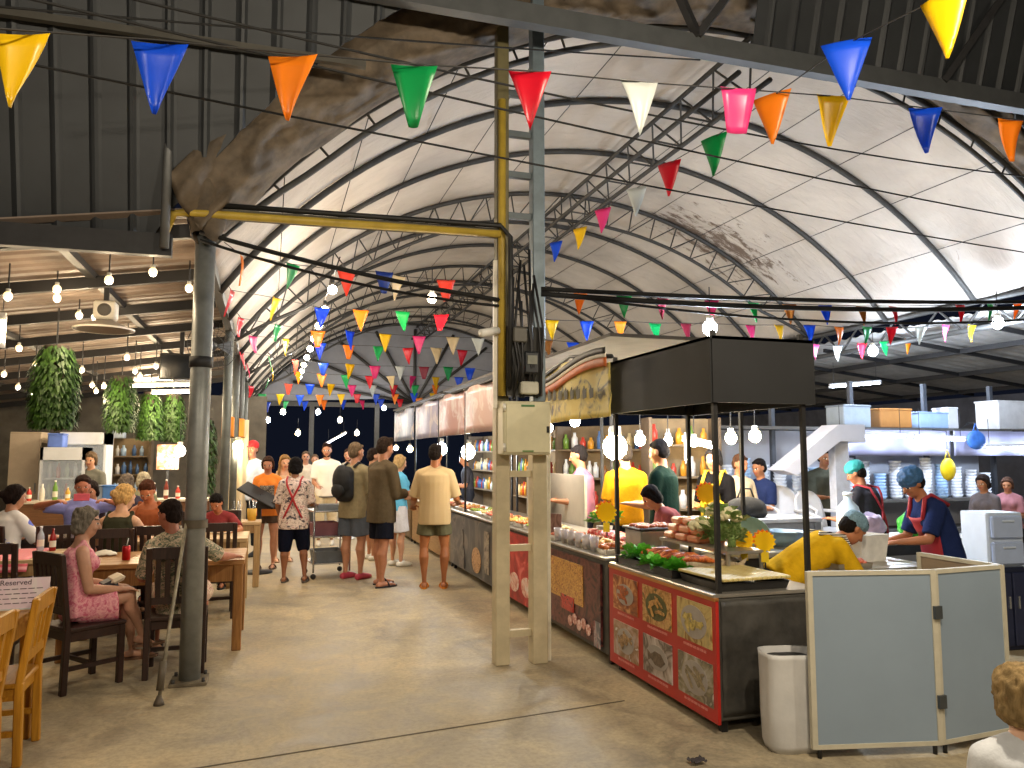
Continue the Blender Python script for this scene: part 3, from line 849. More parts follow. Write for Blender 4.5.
# ================================================================== FURNITURE
DW = wood('1d0f0b', '361e14', 2); DWX = wood('1d0f0b', '361e14', 0)
YW = wood('a06a12', 'c48c26', 2); YWX = wood('a06a12', 'c48c26', 0)
TW = wood('8a5a2c', 'b98a54', 0); TWL = wood('7a4e22', 'a5763e', 2)
LW = wood('a98a62', 'd2b68c', 0); LWL = wood('a07f52', 'c3a274', 2)
def make_chair(name, label, group, m1, m2, hb=.95, slats=5, seat=.44, w=.42):
    t = thing(name, label, 'chair', (0, 0, 0), 0, group)
    hw = w/2-.02
    MB().box((0, .01, seat-.015), (w, .42, .03), bev=.008).build('seat', m2, t)
    mb = MB()
    for y in (-.17, .18): mb.box((0, y, seat-.06), (w-.06, .02, .06))
    for x in (-hw, hw): mb.box((x, 0, seat-.06), (.02, .34, .06))
    mb.build('seat_frame', m2, t)
    for s in (-1, 1):
        MB().bar((s*hw, .19, 0), (s*hw, .19, seat-.03), .042, .042, bev=.005).build('leg', m1, t)
        mb = MB(); mb.bar((s*hw, -.2, 0), (s*hw, -.19, seat), .042, .042, bev=.005); mb.bar((s*hw, -.19, seat-.01), (s*hw, -.25, hb), .042, .035, bev=.005)
        mb.build('leg', m1, t)
        MB().box((s*hw, 0, .17), (.022, .36, .03)).build('stretcher', m2, t)
    MB().box((0, -.0, .17), (w-.06, .022, .03)).build('stretcher', m2, t)
    b = MB()
    yb = lambda z: -.19-.06*(z-seat)/(hb-seat)
    b.bar((-hw, yb(hb-.04), hb-.04), (hw, yb(hb-.04), hb-.04), .024, .085, up=(0, 0, 1))
    b.bar((-hw, yb(seat+.12), seat+.12), (hw, yb(seat+.12), seat+.12), .022, .05, up=(0, 0, 1))
    for k in range(slats):
        x = -hw+(2*hw)*(k+1)/(slats+1)
        b.bar((x, yb(seat+.12), seat+.12), (x, yb(hb-.05), hb-.05), .036, .014, up=(0, 1, 0))
    b.build('backrest', m1, t)
    return t
def make_table(name, label, x0, x1, y0, y1, mt, ml, z=.75, ap=.1, leg=.075, cat='table'):
    cx, cy = (x0+x1)/2, (y0+y1)/2; w, d = x1-x0, y1-y0
    t = thing(name, label, cat, (cx, cy, 0))
    mb = MB(); n = 5
    for k in range(n): mb.box((0, -d/2+d*(k+.5)/n, z-.02), (w, d/n-.003, .04), bev=.004)
    mb.build('tabletop', mt, t)
    mb = MB()
    for s in (-1, 1): mb.box((0, s*(d/2-.05), z-.04-ap/2), (w-.1, .025, ap)); mb.box((s*(w/2-.05), 0, z-.04-ap/2), (.025, d-.1, ap))
    mb.build('apron', ml, t)
    for sx in (-1, 1):
        for sy in (-1, 1): MB().box((sx*(w/2-leg/2-.01), sy*(d/2-leg/2-.01), (z-.04)/2), (leg, leg, z-.04), bev=.006).build('leg', ml, t)
    return t
make_table('dining_table', 'brown wooden dining table holding the red can, beside the grey pole', -1.58, -.18, 6.98, 7.86, TW, TWL, ap=.14)
make_table('dining_table', 'yellow varnished wooden table holding the reserved sign', -2.6, -1.27, 4.1, 5.3, YWX, YW)
make_table('dining_table', 'wooden table under the pink striped cloth', -2.95, -1.78, 7.5, 8.3, LW, LWL)
make_table('dining_table', 'pale wooden table where the child in maroon and the man in the rust vest sit', -1.6, -.2, 8.75, 9.55, LW, LWL)
make_table('dining_table', 'dark table in front of the man holding up a phone', -2.95, -1.8, 9.35, 9.95, DWX, DW)
mb = MB(); mb.slab(lambda u, v: V((-2.97+1.05*u, 7.47+.85*v, .756-.1*max(0, (.06-v)/.06))), 20, 20, (0, 0, .004))
tag(mb.build('tablecloth', pattern('pink_stripes', [(0, 'd8606e'), (.5, 'f0a8ae')], 14, 'Y', .8, dist=.6)), 'pink striped cloth laid over the wooden table', 'tablecloth')
ch = make_chair('dining_chair', 'dark slatted wooden chair under the grey haired woman in pink', 'dark wooden dining chairs', DW, DWX)
ch.location = (-1.26, 6.33, 0); ch.rotation_euler.z = math.radians(-52)
for x, y, a, l in [(-.64, 6.5, 2, 'dark slatted wooden chair under the man in the floral shirt behind the grey pole'),
                   (-1.42, 8.2, 6, 'dark slatted wooden chair under the blonde woman'),
                   (-1.0, 8.4, -5, 'empty dark chair next to the blonde woman, nearer the grey pole'),
                   (-.52, 8.55, 4, 'empty dark chair just past the grey pole in front of the child in maroon'),
                   (-2.52, 8.86, -20, 'dark chair under the dark haired woman in white at the frame edge'),
                   (-1.95, 8.75, 10, 'empty dark chair between the woman in white and the blonde woman'),
                   (-1.1, 9.85, 180, 'dark chair under the man in the rust vest'),
                   (-.55, 9.95, 175, 'dark chair under the child in maroon'),
                   (-2.1, 10.25, 180, 'dark chair under the man holding up a phone'),
                   (-2.05, 7.15, 0, 'empty dark chair pushed in at the pink covered table')]:
    dup(ch, (x, y, 0), math.radians(a), l)
yc = make_chair('wooden_chair', 'yellow varnished wooden chair closer to the seated woman in pink', 'yellow wooden chairs', YW, YWX, hb=.86, slats=3, seat=.43, w=.44)
yc.location = (-1.43, 4.98, 0); yc.rotation_euler.z = math.radians(92)
dup(yc, (-1.45, 4.3, 0), math.radians(88), 'yellow varnished wooden chair nearest the camera, cut by the frame corner')

# things on the tables
t = thing('reserved_sign', 'printed reserved sign in a clear stand on the yellow table', 'sign', (-1.37, 5.14, .75), math.radians(4))
MB().box((0, 0, .0875), (.34, .008, .175), rot=Matrix.Rotation(-.15, 3, 'X')).build('card', pattern('sign_paper', [(0, 'cfc9c0'), (.5, 'd9c2cc'), (.62, 'dcd6cf')], 3, 'noise', .35, interp='LINEAR'), t)
MB().box((0, .02, .004), (.34, .08, .008)).build('stand_foot', mat('c9cbc8', .2), t)
def text(body, size, parent, loc, rot, m, name='lettering', align='CENTER', ext=.0008):
    c = bpy.data.curves.new(name, 'FONT'); c.body = body; c.size = size; c.align_x = align; c.align_y = 'CENTER'; c.extrude = ext
    c.materials.append(m)
    tmp = bpy.data.objects.new('tmp', c); COL.objects.link(tmp); dg = bpy.context.evaluated_depsgraph_get(); dg.update()
    me = bpy.data.meshes.new_from_object(tmp.evaluated_get(dg)); bpy.data.objects.remove(tmp); bpy.data.curves.remove(c)
    o = bpy.data.objects.new(name, me); COL.objects.link(o); o.parent = parent; o.location = loc; o.rotation_euler = rot
    return o
INK = mat('4a3a44', .7)
text('Reserved', .042, t, (0, .003, .15), (PI/2-.15, 0, 0), INK)
mb = MB()
for k in range(4):
    z = .115-.026*k
    for q in range(6 if k % 2 else 7): mb.box((-.125+.041*q+.01*(k % 2), -.0052+(z-.0875)*.15, z), (.032, .002, .004))
mb.build('small_print', INK, t)
t = thing('drink_can', 'red drink can standing on the brown wooden table', 'can', tuple(ground(126, 560, .75))[:2]+(.75,))
MB().lathe([(.027, 0), (.033, .008), (.033, .108), (.027, .12)], seg=18).build('can_body', mat('b0141c', .3, .4), t)
MB().lathe([(.028, .12), (.025, .118)], seg=18).build('can_lid', mat('c8c8c8', .3, .8), t)
MB().tube([(.0, 0, .118), (.012, .004, .18)], .004, 6).build('straw', mat('d8d8d8', .4), t)
t = thing('tissue_pack', 'white crumpled tissue pack on the brown wooden table', 'tissues', tuple(ground(104, 556, .75))[:2]+(.75,), .2)
mb = MB(); mb.slab(lambda u, v: V(((u-.5)*.2, (v-.5)*.12, .012+.035*math.sin(u*PI)*math.sin(v*PI)+.012*noise.noise(V((u*6, v*6, 0))))), 14, 10, (0, 0, .006)); mb.build('pack', mat('e9e4d6', .7, 0, .05), t)
def bottle(label, loc, h, r, body, cap, group=None, cat='bottle', name='bottle', trans=False):
    t = thing(name, label, cat, loc, 0, group)
    MB().lathe([(r*.9, 0), (r, h*.04), (r, h*.55), (r*.85, h*.68), (r*.36, h*.82), (r*.36, h*.93)], seg=14).build('bottle_body', body, t)
    MB().lathe([(r*.42, h*.92), (r*.42, h)], seg=12).build('bottle_cap', cap, t)
    MB().lathe([(r*1.01, h*.18), (r*1.01, h*.46)], seg=14, cap=False).build('bottle_label', mat('e8e2d2', .6), t)
    return t
def tz(x, y, z=.75): p = ground(x, y, z); return (p.x, p.y, z)
bottle('green bottle with yellow cap on the table beyond the blonde woman', (-1.0, 8.95, .75), .2, .034, mat('4f9a3a', .2), mat('e0d838', .4))
bottle('clear water bottle beside the red sauce bottle near the woman in pink', (-1.98, 8.1, .76), .22, .03, mat('aeb8c4', .15), mat('e4e8f0', .4))
bottle('red sauce bottle on the pink cloth', (-1.87, 8.05, .76), .2, .028, mat('8e1a16', .25), mat('7a1210', .4))
bottle('small dark sauce bottle on the pale wooden table', (-.85, 9.2, .75), .16, .028, mat('3a2418', .25), mat('b8342a', .4))
def plate(label, loc, r=.11, food=None, group=None):
    t = thing('plate', label, 'plate', loc, 0, group)
    MB().lathe([(r*.55, 0), (r*.6, .006), (r, .02), (r, .024), (r*.58, .011), (.002, .01)], seg=24).build('dish', mat('ece8e0', .25), t)
    if food:
        mb = MB(); mb.ball((0, 0, .014), (r*.55, r*.5, .03), 14, 8); mb.build('food', food, t)
FOODM = pattern('cooked_food', [(0, '7a3a18'), (.45, 'b06a2c'), (.6, 'd8a050'), (.7, '6a7a2a')], 30, 'noise', .5)
plate('white plate of food before the child in maroon', (-.5, 9.35, .75), .12, FOODM)
plate('white plate before the man in the rust vest', (-1.15, 9.3, .75), .12, FOODM)
plate('white plate on the dark table before the man with the phone', (-2.3, 9.55, .75), .12, FOODM)
t = thing('paper_cup', 'white paper cup on the dark table before the man with the phone', 'cup', (-2.08, 9.5, .75)); MB().lathe([(.03, 0), (.042, .11), (.038, .11), (.028, .006)], seg=16).build('cup', mat('eeeae2', .6), t)
t = thing('drinking_glass', 'small glass on the pale table near the green bottle', 'glass', (-.88, 8.95, .75)); MB().lathe([(.028, 0), (.036, .13), (.033, .13), (.026, .008)], seg=16).build('glass', mat('b9b4aa', .1, alpha=.6), t)

# black menu stand
t = thing('menu_stand', 'black slanted menu stand on a post at the edge of the dining tables', 'menu stand', (-.12, 11.45, 0), math.radians(-12))
MB().lathe([(.2, 0), (.2, .02), (.03, .035)], seg=20).build('base', DARK, t)
MB().box((0, 0, .55), (.05, .05, 1.06)).build('post', DARK, t)
MB().box((0, -.0, 1.07), (.56, .4, .03), rot=Matrix.Rotation(.5, 3, 'Y') @ Matrix.Rotation(.25, 3, 'X'), bev=.006).build('board', mat('0c0a0a', .7), t)
MB().box((.1, -.03, .93), (.34, .1, .1), bev=.01).build('holder', mat('2a2526', .5), t)
# steel trolley
t = thing('serving_trolley', 'steel serving trolley with shelves in front of the waitress with red straps', 'trolley', (.78, 10.9, 0), math.radians(8))
SS = mat('b8bcc2', .25, .8, .08)
for z in (.2, .55, .88):
    MB().box((0, 0, z), (.5, .6, .02), bev=.005).build('tray_shelf', SS, t)
for sx in (-1, 1):
    for sy in (-1, 1):
        MB().tube([(sx*.24, sy*.29, .09), (sx*.24, sy*.29, .98)], .012, 8).build('upright', SS, t)
        MB().lathe([(.035, -.012), (.035, .012)], (sx*.24, sy*.29, .04), 14, M=Matrix.Rotation(PI/2, 3, 'X')).build('wheel', DARK, t)
    MB().tube([(sx*.24, -.29, .98), (sx*.24, .29, .98)], .012, 8).build('handle', SS, t)
for k, (x, y, z, w, d, h_, c, l) in enumerate([(.0, 0, .21, .4, .45, .14, '6a7076', 'grey dish tub on the bottom shelf of the trolley'), (-.05, 0, .56, .36, .4, .16, '8d5a64', 'dull red tub on the middle shelf of the trolley'), (0, 0, .89, .35, .3, .07, '8d9298', 'grey tray on top of the trolley')]):
    t2 = thing('dish_tub', l, 'tub', (.78+x, 10.9+y, z), math.radians(8))
    mb = MB(); mb.rings([[V((sx*w/2*k_, sy*d/2*k_, zz)) for sx, sy in ((-1, -1), (1, -1), (1, 1), (-1, 1))] for k_, zz in ((.88, 0), (1, h_), (.94, h_), (.82, .012))], smooth=False); mb.build('tub', mat(c, .5), t2)

# ================================================================== PEOPLE PLACED
R_ = math.radians
# --- seated diners
seat_legs = lambda k=.12: ((D(-k, 1, .0), D(0, .06, -1)), (D(k, 1, .0), D(0, .06, -1)))
PINK = pattern('pink_print', [(0, 'c8607a'), (.42, 'd98a98'), (.55, 'e4a4a8'), (.7, 'b84a68')], 26, 'noise', .85)
def bag(i):
    t = thing('handbag', 'small black and cream handbag in the lap of the woman in pink', 'bag', tuple(Matrix.Rotation(R_(-70), 3, 'Z') @ (i['pel']+V((.0, .2, .1)))+V((-1.3, 6.34, 0))), R_(-70))
    MB().box((0, 0, .03), (.2, .12, .1), rot=Matrix.Rotation(.4, 3, 'X'), bev=.03).build('bag_body', mat('1e1a22', .5), t)
    MB().box((0.0, .05, .09), (.21, .1, .04), rot=Matrix.Rotation(.4, 3, 'X'), bev=.018).build('flap', mat('cdbfa6', .6), t)
person('grey haired woman in a pink sleeveless dress sitting with legs crossed by the brown table', (-1.3, 6.34, 0), R_(-70), 1.47, 'b98a70', -.08, 0, .1, (R_(-8), .12),
       ((D(-.2, .3, -.95), D(.25, 1, -.2)), (D(.12, .18, -1), D(-.2, .95, -.1))),
       ((D(-.02, 1, -.02), D(.0, .15, -1)), (D(-.1, 1, .2), D(-.22, .35, -1))), pz=.53,
       top=dict(m=PINK, sleeve=0, tank=True, loose=.012, name='dress_top'), bottom=dict(m=PINK, skirt=True, len=.72, name='skirt', loose=.012),
       hair=dict(m=hairm('6d665c'), style='bob', vol=1.06, rough=.02, freq=30), shoes=dict(m=mat('6a4a34', .6), toe=(V((0, 1, -.1)), V((-.1, 1, -.45)))), fem=True, vox=.0072, extras=bag, turn=1)
FLOR = pattern('floral_dark', [(0, '4a5444'), (.4, '8d8a72'), (.5, 'c9b49a'), (.58, '5c6a58'), (.68, 'b88a7a')], 18, 'noise', .85)
person('man in a floral shirt seated behind the thick grey pole, arm resting on table', (-.64, 6.52, 0), R_(4), 1.55, 'a8684e', .0, -.12, .1, (R_(50), .1),
       ((D(-.25, .35, -.9), D(.3, .9, .2)), (D(.7, .4, -.5), D(.45, .9, -.12))), seat_legs(.25), pz=.53,
       top=dict(m=FLOR, sleeve=.95, loose=.02, hem=-.09), bottom=dict(m=pattern('floral_light', [(0, 'b9a088'), (.45, 'd8c8b0'), (.55, 'c08a80'), (.65, '8a8a72')], 18, 'noise', .85), len=.95, loose=.02),
       hair=dict(m=hairm('231a17'), style='short', vol=1.04, rough=.008), shoes=dict(m=DARK), vox=.0075)
person('blonde woman in a dark vest top seen from behind at the pale table', (-1.38, 8.26, 0), R_(-12), 1.66, 'd0a080', .05, 0, .2, (R_(-35), .2),
       ((D(-.45, .5, -.7), D(.35, 1, .1)), (D(.35, .5, -.8), D(-.3, 1, .1))), seat_legs(), pz=.54,
       top=dict(m=clothm('3a3a2c'), sleeve=0, tank=True), bottom=dict(m=clothm('4a4a52'), len=.8), hair=dict(m=hairm('c09a62'), style='tied', vol=1.04, rough=.01), shoes=dict(m=DARK), fem=True, vox=.0095)
pz_ = atY(155, 480, 9.8)
person('man with brown hair in a rust vest looking down at the pale table', (pz_.x, 9.8, 0), R_(165), 1.7, 'bb7350', .12, 0, .3, (R_(5), .35),
       ((D(-.3, .6, -.75), D(.35, 1, -.05)), (D(.3, .6, -.75), D(-.35, 1, -.05))), seat_legs(), pz=.55,
       top=dict(m=clothm('a05c3c'), sleeve=0, tank=True), bottom=dict(m=clothm('50504a'), len=.9), hair=dict(m=hairm('4a2a1c'), style='quiff', vol=1.03), shoes=dict(m=DARK), vox=.0095)
pz_ = atY(213, 505, 9.95)
person('black haired child in a maroon shirt leaning on the pale table', (pz_.x+.1, 9.9, 0), R_(172), 1.42, 'b0704e', .25, 0, .5, (R_(-10), .3),
       ((D(-.55, .6, -.5), D(.45, 1, -.05)), (D(.55, .6, -.5), D(-.35, 1, -.05))), seat_legs(), pz=.54,
       top=dict(m=clothm('8a3a3c'), sleeve=.8, loose=.018), bottom=dict(m=clothm('30303a'), len=.9), hair=dict(m=hairm('15110f'), style='short', vol=1.08), shoes=dict(m=DARK), vox=.0095)
def phone(i):
    p = (i['hd'][0]+i['hd'][1])/2+V((0, .02, .03)); M_ = Matrix.Rotation(R_(190), 3, 'Z')
    t = thing('phone', 'pink cased phone held up by the man in the lavender shirt', 'phone', tuple(M_ @ p+V(i['root'].location)), R_(190)); MB().box((0, 0, 0), (.16, .012, .08), bev=.005).build('phone_case', mat('d8586c', .4), t); MB().box((0, -.007, 0), (.145, .004, .07)).build('screen', mat('20242c', .2), t)
pz_ = atY(83, 482, 10.2)
person('man in a lavender shirt raising both arms to hold a phone at face height', (pz_.x, 10.2, 0), R_(190), 1.72, 'a9664a', .0, 0, .05, (0, .15),
       ((D(-.95, .35, .1), D(.75, .75, .25)), (D(.95, .35, .12), D(-.75, .7, .22))), seat_legs(), pz=.55,
       top=dict(m=clothm('8a8fd0'), sleeve=.75, loose=.02), bottom=dict(m=clothm('3a3d48'), len=.9), hair=dict(m=hairm('2a1a16'), style='short', vol=1.05), shoes=dict(m=DARK), vox=.0095, hands='grip', extras=phone)
pz_ = atY(97, 480, 10.9)
person('dark haired person in a pale blue top seated behind the man with the phone', (pz_.x, 10.9, 0), R_(150), 1.6, 'b0785c', .05, 0, .15, (.3, .2), None, seat_legs(), pz=.53, top=dict(m=clothm('a8b4d2'), sleeve=.8), bottom=dict(m=clothm('333'*2), len=.9), hair=dict(m=hairm('241c1a'), style='bob', vol=1.05), vox=.012)
pz_ = atY(10, 497, 9.0)
person('dark haired woman in a white and blue top at the frame edge', (pz_.x, 8.9, 0), R_(-30), 1.62, 'b88466', .05, 0, .15, (-.5, .15), ((D(-.3, .5, -.8), D(.2, 1, .1)), (D(.3, .5, -.8), D(-.2, 1, .1))), seat_legs(), pz=.54,
       top=dict(m=pattern('white_blue', [(0, 'e6e4e6'), (.6, 'e6e4e6'), (.62, '5a6ad0')], 7, 'noise', .85), sleeve=.9, loose=.02), bottom=dict(m=clothm('3c3c44'), len=.9), hair=dict(m=hairm('1d1514'), style='tied', vol=1.06), fem=True, vox=.0095)
for (x, y, Y_, c, hc_, l, rz_) in [(128, 470, 11.4, '3f3a48', '6a6058', 'person in dark clothes with greying hair seated at the rear of the dining area', 20), (142, 462, 12.45, '8a8a70', 'a39a86', 'grey blonde person in an olive top seated at the rear near the orange poster', -20), (93, 462, 13.75, '6c6c64', '5a4a3a', 'person in a grey top standing by the rear shelves', 160)]:
    p = atY(x, y, Y_)
    person(l, (p.x, Y_, 0), R_(rz_), 1.66, 'b98868', .03, 0, .1, (.2, .1), None, seat_legs() if rz_ != 160 else None, pz=.56 if rz_ != 160 else None, top=dict(m=clothm(c), sleeve=.8, loose=.02), bottom=dict(m=clothm('3b3b40'), len=1.8 if rz_ == 160 else .9), hair=dict(m=hairm(hc_), style='bob', vol=1.08, rough=.015), shoes=dict(m=DARK, kind='shoe'), vox=.012)
    if rz_ != 160:
        dup(ch, (p.x, Y_, 0), R_(rz_), 'dark chair under the '+l.split(' seated')[0])

# --- people in the aisle
def st(s=.05, b=.0): return ((D(-s, .06-b, -1), D(-.0, -.04, -1)), (D(s, .06+b, -1), D(0, -.04, -1)))
arms_fwd = ((D(-.16, .15, -1), D(.25, 1, .05)), (D(.16, .15, -1), D(-.25, 1, .05)))
person('man in a cream shirt and olive shorts seen from behind at the stall counter', (1.97, 9.5, 0), R_(-12), 1.75, 'a8693f', 0, 0, .02, (R_(-15), .25),
       ((D(-.3, .1, -1), D(-.05, .75, -.3)), (D(.34, .1, -1), D(.1, .8, -.2))), ((D(-.1, .03, -1), D(.02, -.03, -1)), (D(.1, .03, -1), D(-.02, -.03, -1))),
       top=dict(m=pattern('cream_check', [(0, 'b89e74'), (.5, 'c8b088'), (.62, 'bea67c')], 22, 'X', .85, interp='LINEAR', dist=.3), sleeve=.95, loose=.03, hem=-.075),
       bottom=dict(m=clothm('5d5a45'), len=.64, loose=.016, flare=1.06), hair=dict(m=hairm('1c1613'), style='quiff'), shoes=dict(m=mat('e08a1c', .5), kind='sandal'), vox=.0075)
person('man in an olive grey long shirt and navy shorts facing the stalls', (1.36, 9.85, 0), R_(-62), 1.84, 'b3795a', 0, 0, .04, (R_(0), .2),
       ((D(-.12, .22, -1), D(.2, 1, .05)), (D(.12, .2, -1), D(-.1, 1, .02))), ((D(-.06, .12, -1), D(0, .02, -1)), (D(.06, -.08, -1), D(0, -.08, -1))),
       top=dict(m=clothm('5c5140'), sleeve=1.55, loose=.03, hem=-.09), bottom=dict(m=clothm('171a26'), len=.85, loose=.014, flare=1.08), hair=dict(m=hairm('2c211b'), style='quiff'), shoes=dict(m=mat('1b1d24', .6)), vox=.0075)
def backpack(i):
    p = i['spine'](.19)-i['F2']*.2; M_ = Matrix.Rotation(R_(-50), 3, 'Z')
    t = thing('backpack', 'black backpack worn by the man in the khaki shirt', 'backpack', tuple(M_ @ p+V(i['root'].location)), R_(-50))
    BK = mat('16181d', .7, 0, .2, 12, .2)
    g = MB(); g.box((0, .02, -.02), (.3, .16, .46), bev=.06); g.ball((0, -.03, .02), (.15, .1, .22))
    o = bpy.data.objects.new('pack_body', remesh(g, .014, 'pack_body', BK, 4)); COL.objects.link(o); o.parent = t
    g = MB(); g.ball((0, -.1, -.1), (.11, .05, .1)); g.build('pocket', BK, t)
    for s in (-1, 1): MB().tube([(s*.1, .09, .2), (s*.1, .17, .26), (s*.11, .27, .22), (s*.12, .33, .08), (s*.13, .26, -.12), (s*.12, .1, -.2)], .018, 6).build('strap', BK, t)
person('man in a khaki shirt with a black backpack, arms folded', (1.08, 10.5, 0), R_(-50), 1.78, 'c08a6c', 0, 0, .03, (R_(-8), .1),
       ((D(-.15, .3, -.95), D(.95, .5, .15)), (D(.15, .3, -.95), D(-.95, .5, .1))), st(.06, .05),
       top=dict(m=clothm('8f8468'), sleeve=.95, loose=.028, hem=-.07), bottom=dict(m=clothm('5a6270'), len=.85, loose=.022), hair=dict(m=hairm('6a5a48'), style='short'), shoes=dict(m=mat('c0445a', .5), kind='shoe'), vox=.0085, build=1.1, extras=backpack)
FL2 = pattern('white_floral', [(0, '4a4552'), (.4, 'c4b2ac'), (.5, 'e6d8d2'), (.6, 'c49a98'), (.68, '5a5664')], 16, 'noise', .85)
person('waitress in a white floral shirt with crossed red apron straps, seen from behind', (.32, 10.49, 0), R_(-10), 1.58, '8e5c40', 0, 0, .06, (R_(10), .15),
       ((D(-.3, .1, -1), D(.0, .7, -.7)), (D(.3, .15, -1), D(.1, 1, -.1))), ((D(-.08, .02, -1), D(0, -.04, -1)), (D(.12, .1, -1), D(.1, -.3, -1))),
       top=dict(m=FL2, sleeve=.95, loose=.032, hem=-.09), bottom=dict(m=clothm('14182a'), len=1.15, loose=.025), hair=dict(m=hairm('121012'), style='bob', vol=1.08), shoes=dict(m=mat('5a5652', .6)), vox=.0085, fem=True, straps=dict(m=mat('b02a30', .7), cross=True))
person('woman in an orange T-shirt with a dark print and shorts by the menu stand', (-.02, 11.9, 0), R_(178), 1.6, 'b98062', 0, 0, .03, (R_(-5), .3), ((D(-.15, .1, -1), D(.3, .8, -.2)), (D(.15, .1, -1), D(-.3, .8, -.2))), st(.06),
       top=dict(m=pattern('orange_tee', [(0, 'e07a1c'), (.6, 'e8842a')], 4, 'noise', .85, interp='LINEAR'), sleeve=.7, loose=.022, hem=-.05), bottom=dict(m=clothm('5a4a40'), len=.5), hair=dict(m=hairm('3a261c'), style='tied'), shoes=dict(m=mat('5a4432', .6)), fem=True, vox=.0095,
       extras=lambda i: MB().slab(lambda u, v: i['spine'](.1+.13*v)+i['R2']*(u-.5)*.2+i['F2']*((.066+.03)*i['h']+.045-.14*abs(u-.5)**2), 8, 6, (0, .004, 0)).build('shirt_print', pattern('tee_print', [(0, '4a4038'), (.5, 'a09484'), (.6, '3a3230')], 30, 'noise', .8), i['root']))
p = atY(284, 470, 12.6)
person('woman with long fair hair half hidden behind the waitress', (p.x, 12.6, 0), R_(190), 1.62, 'cf9d7c', 0, 0, .03, (.1, .2), None, st(), top=dict(m=clothm('c8a888'), sleeve=0, tank=True), bottom=dict(m=clothm('7a6a5a'), len=.6), hair=dict(m=hairm('8a6a42'), style='long'), shoes=dict(m=mat('8a6a50', .6)), fem=True, vox=.011)
p = ground(325, 545)
person('tall bearded man in a white T-shirt and cream trousers walking toward the camera', (p.x, p.y, 0), R_(172), 1.83, 'b07a5c', 0, 0, .02, (R_(0), .1), ((D(-.14, .1, -1), D(.05, .4, -1)), (D(.14, .1, -1), D(-.3, .9, -.2))), st(.05, .1),
       top=dict(m=pattern('white_tee', [(0, 'ded6c6'), (.6, 'ece6da')], 5, 'noise', .85, interp='LINEAR'), sleeve=.8, loose=.028, hem=-.04), bottom=dict(m=clothm('c8b898'), len=1.9, loose=.02), hair=dict(m=hairm('2a1c18'), style='quiff'), beard=hairm('2c1e18'), shoes=dict(m=mat('d0c8b8', .6), kind='shoe'), vox=.011,
       extras=lambda i: MB().rings([[i['spine'](t)+i['R2']*(.112*i['h']*math.cos(a))+i['F2']*(.086*i['h']*math.sin(a)) for a in (2*PI*k/18 for k in range(18))] for t in (-.045, .01)], cap=False).build('waist_band', clothm('4a4c58'), i['root']))
p = ground(347, 539)
person('bearded man in white shorts and white shoes beside the man in the white T-shirt', (p.x, p.y, 0), R_(160), 1.74, 'b98468', 0, 0, .02, (.1, .1), None, st(.07), top=dict(m=clothm('a8a49c'), sleeve=.8, loose=.025), bottom=dict(m=clothm('e0d8c8'), len=.85, loose=.022), hair=dict(m=hairm('3a281e'), style='short'), beard=hairm('4a3020'), shoes=dict(m=mat('e4e0d6', .6), kind='shoe'), vox=.012)
for x, y, Y_, c, l in [(306, 452, 16.5, 'cfc4b2', 'man in a beige top with cropped hair just left of the tall man in white'), (315, 455, 17.2, 'a89a80', 'further person in tan right behind the shoulder of the tall man in white')]:
    p = atY(x, y, Y_); person(l, (p.x, Y_, 0), R_(180), p.z, 'b5846a', 0, 0, 0, (0, 0), None, st(), top=dict(m=clothm(c), sleeve=.8, loose=.025), bottom=dict(m=clothm('504a42'), len=1.8), hair=dict(m=hairm('5a4a3e'), style='short'), shoes=dict(m=DARK, kind='shoe'), vox=.013)
p = atY(253, 441, 13.4)
person('tall man in a pale blue shirt and red cap standing behind the woman in orange', (p.x, 13.4, 0), R_(150), p.z-.02, 'b07a60', 0, 0, 0, (.2, 0), None, st(), top=dict(m=clothm('b4c2d6'), sleeve=.8, loose=.028), bottom=dict(m=clothm('30343c'), len=1.8), hair=dict(m=hairm('3a2a20'), style='short'), cap=dict(m=mat('c0242c', .7), brim=True), shoes=dict(m=DARK, kind='shoe'), vox=.012)
p = ground(396, 566)
person('woman in a light blue top and white shorts looking at the far counter', (p.x, p.y, 0), R_(-70), 1.62, 'c99676', 0, 0, .05, (0, .2), arms_fwd, st(.06, .03),
       top=dict(m=clothm('62b4e0'), sleeve=.9, loose=.03, hem=-.02), bottom=dict(m=clothm('dadce6'), len=.9, loose=.03), hair=dict(m=hairm('b09468'), style='bob'), shoes=dict(m=mat('d8d4c6', .6), kind='shoe'), fem=True, vox=.0095)
p = atY(372, 460, 12.3)
person('dark haired man in a blue shirt between the khaki and the olive shirted men', (p.x, 12.3, 0), R_(-80), 1.72, 'b5805f', 0, 0, .03, (0, .1), arms_fwd, st(), top=dict(m=clothm('4f86b8'), sleeve=.8), bottom=dict(m=clothm('b8a890'), len=.9), hair=dict(m=hairm('241a16'), style='short'), shoes=dict(m=mat('d8d4c6', .6), kind='shoe'), vox=.011)
for k, (x, Y_, c, l) in enumerate([(440, 15.0, '4f6a8a', 'vendor in a grey blue shirt behind the far counter near the blue lamp'), (468, 13.6, '3a3a40', 'vendor in black behind the far counter under the banners')]):
    p = atX(x, 460, 3.6+.1*k)
    person(l, (p.x, p.y, 0), R_(80), 1.66, 'a8714e', 0, 0, .1, (0, .3), arms_fwd, st(), top=dict(m=clothm(c), sleeve=.8), bottom=dict(m=clothm('2a2c34'), len=1.8), hair=dict(m=hairm('171313'), style='short'), vox=.013)
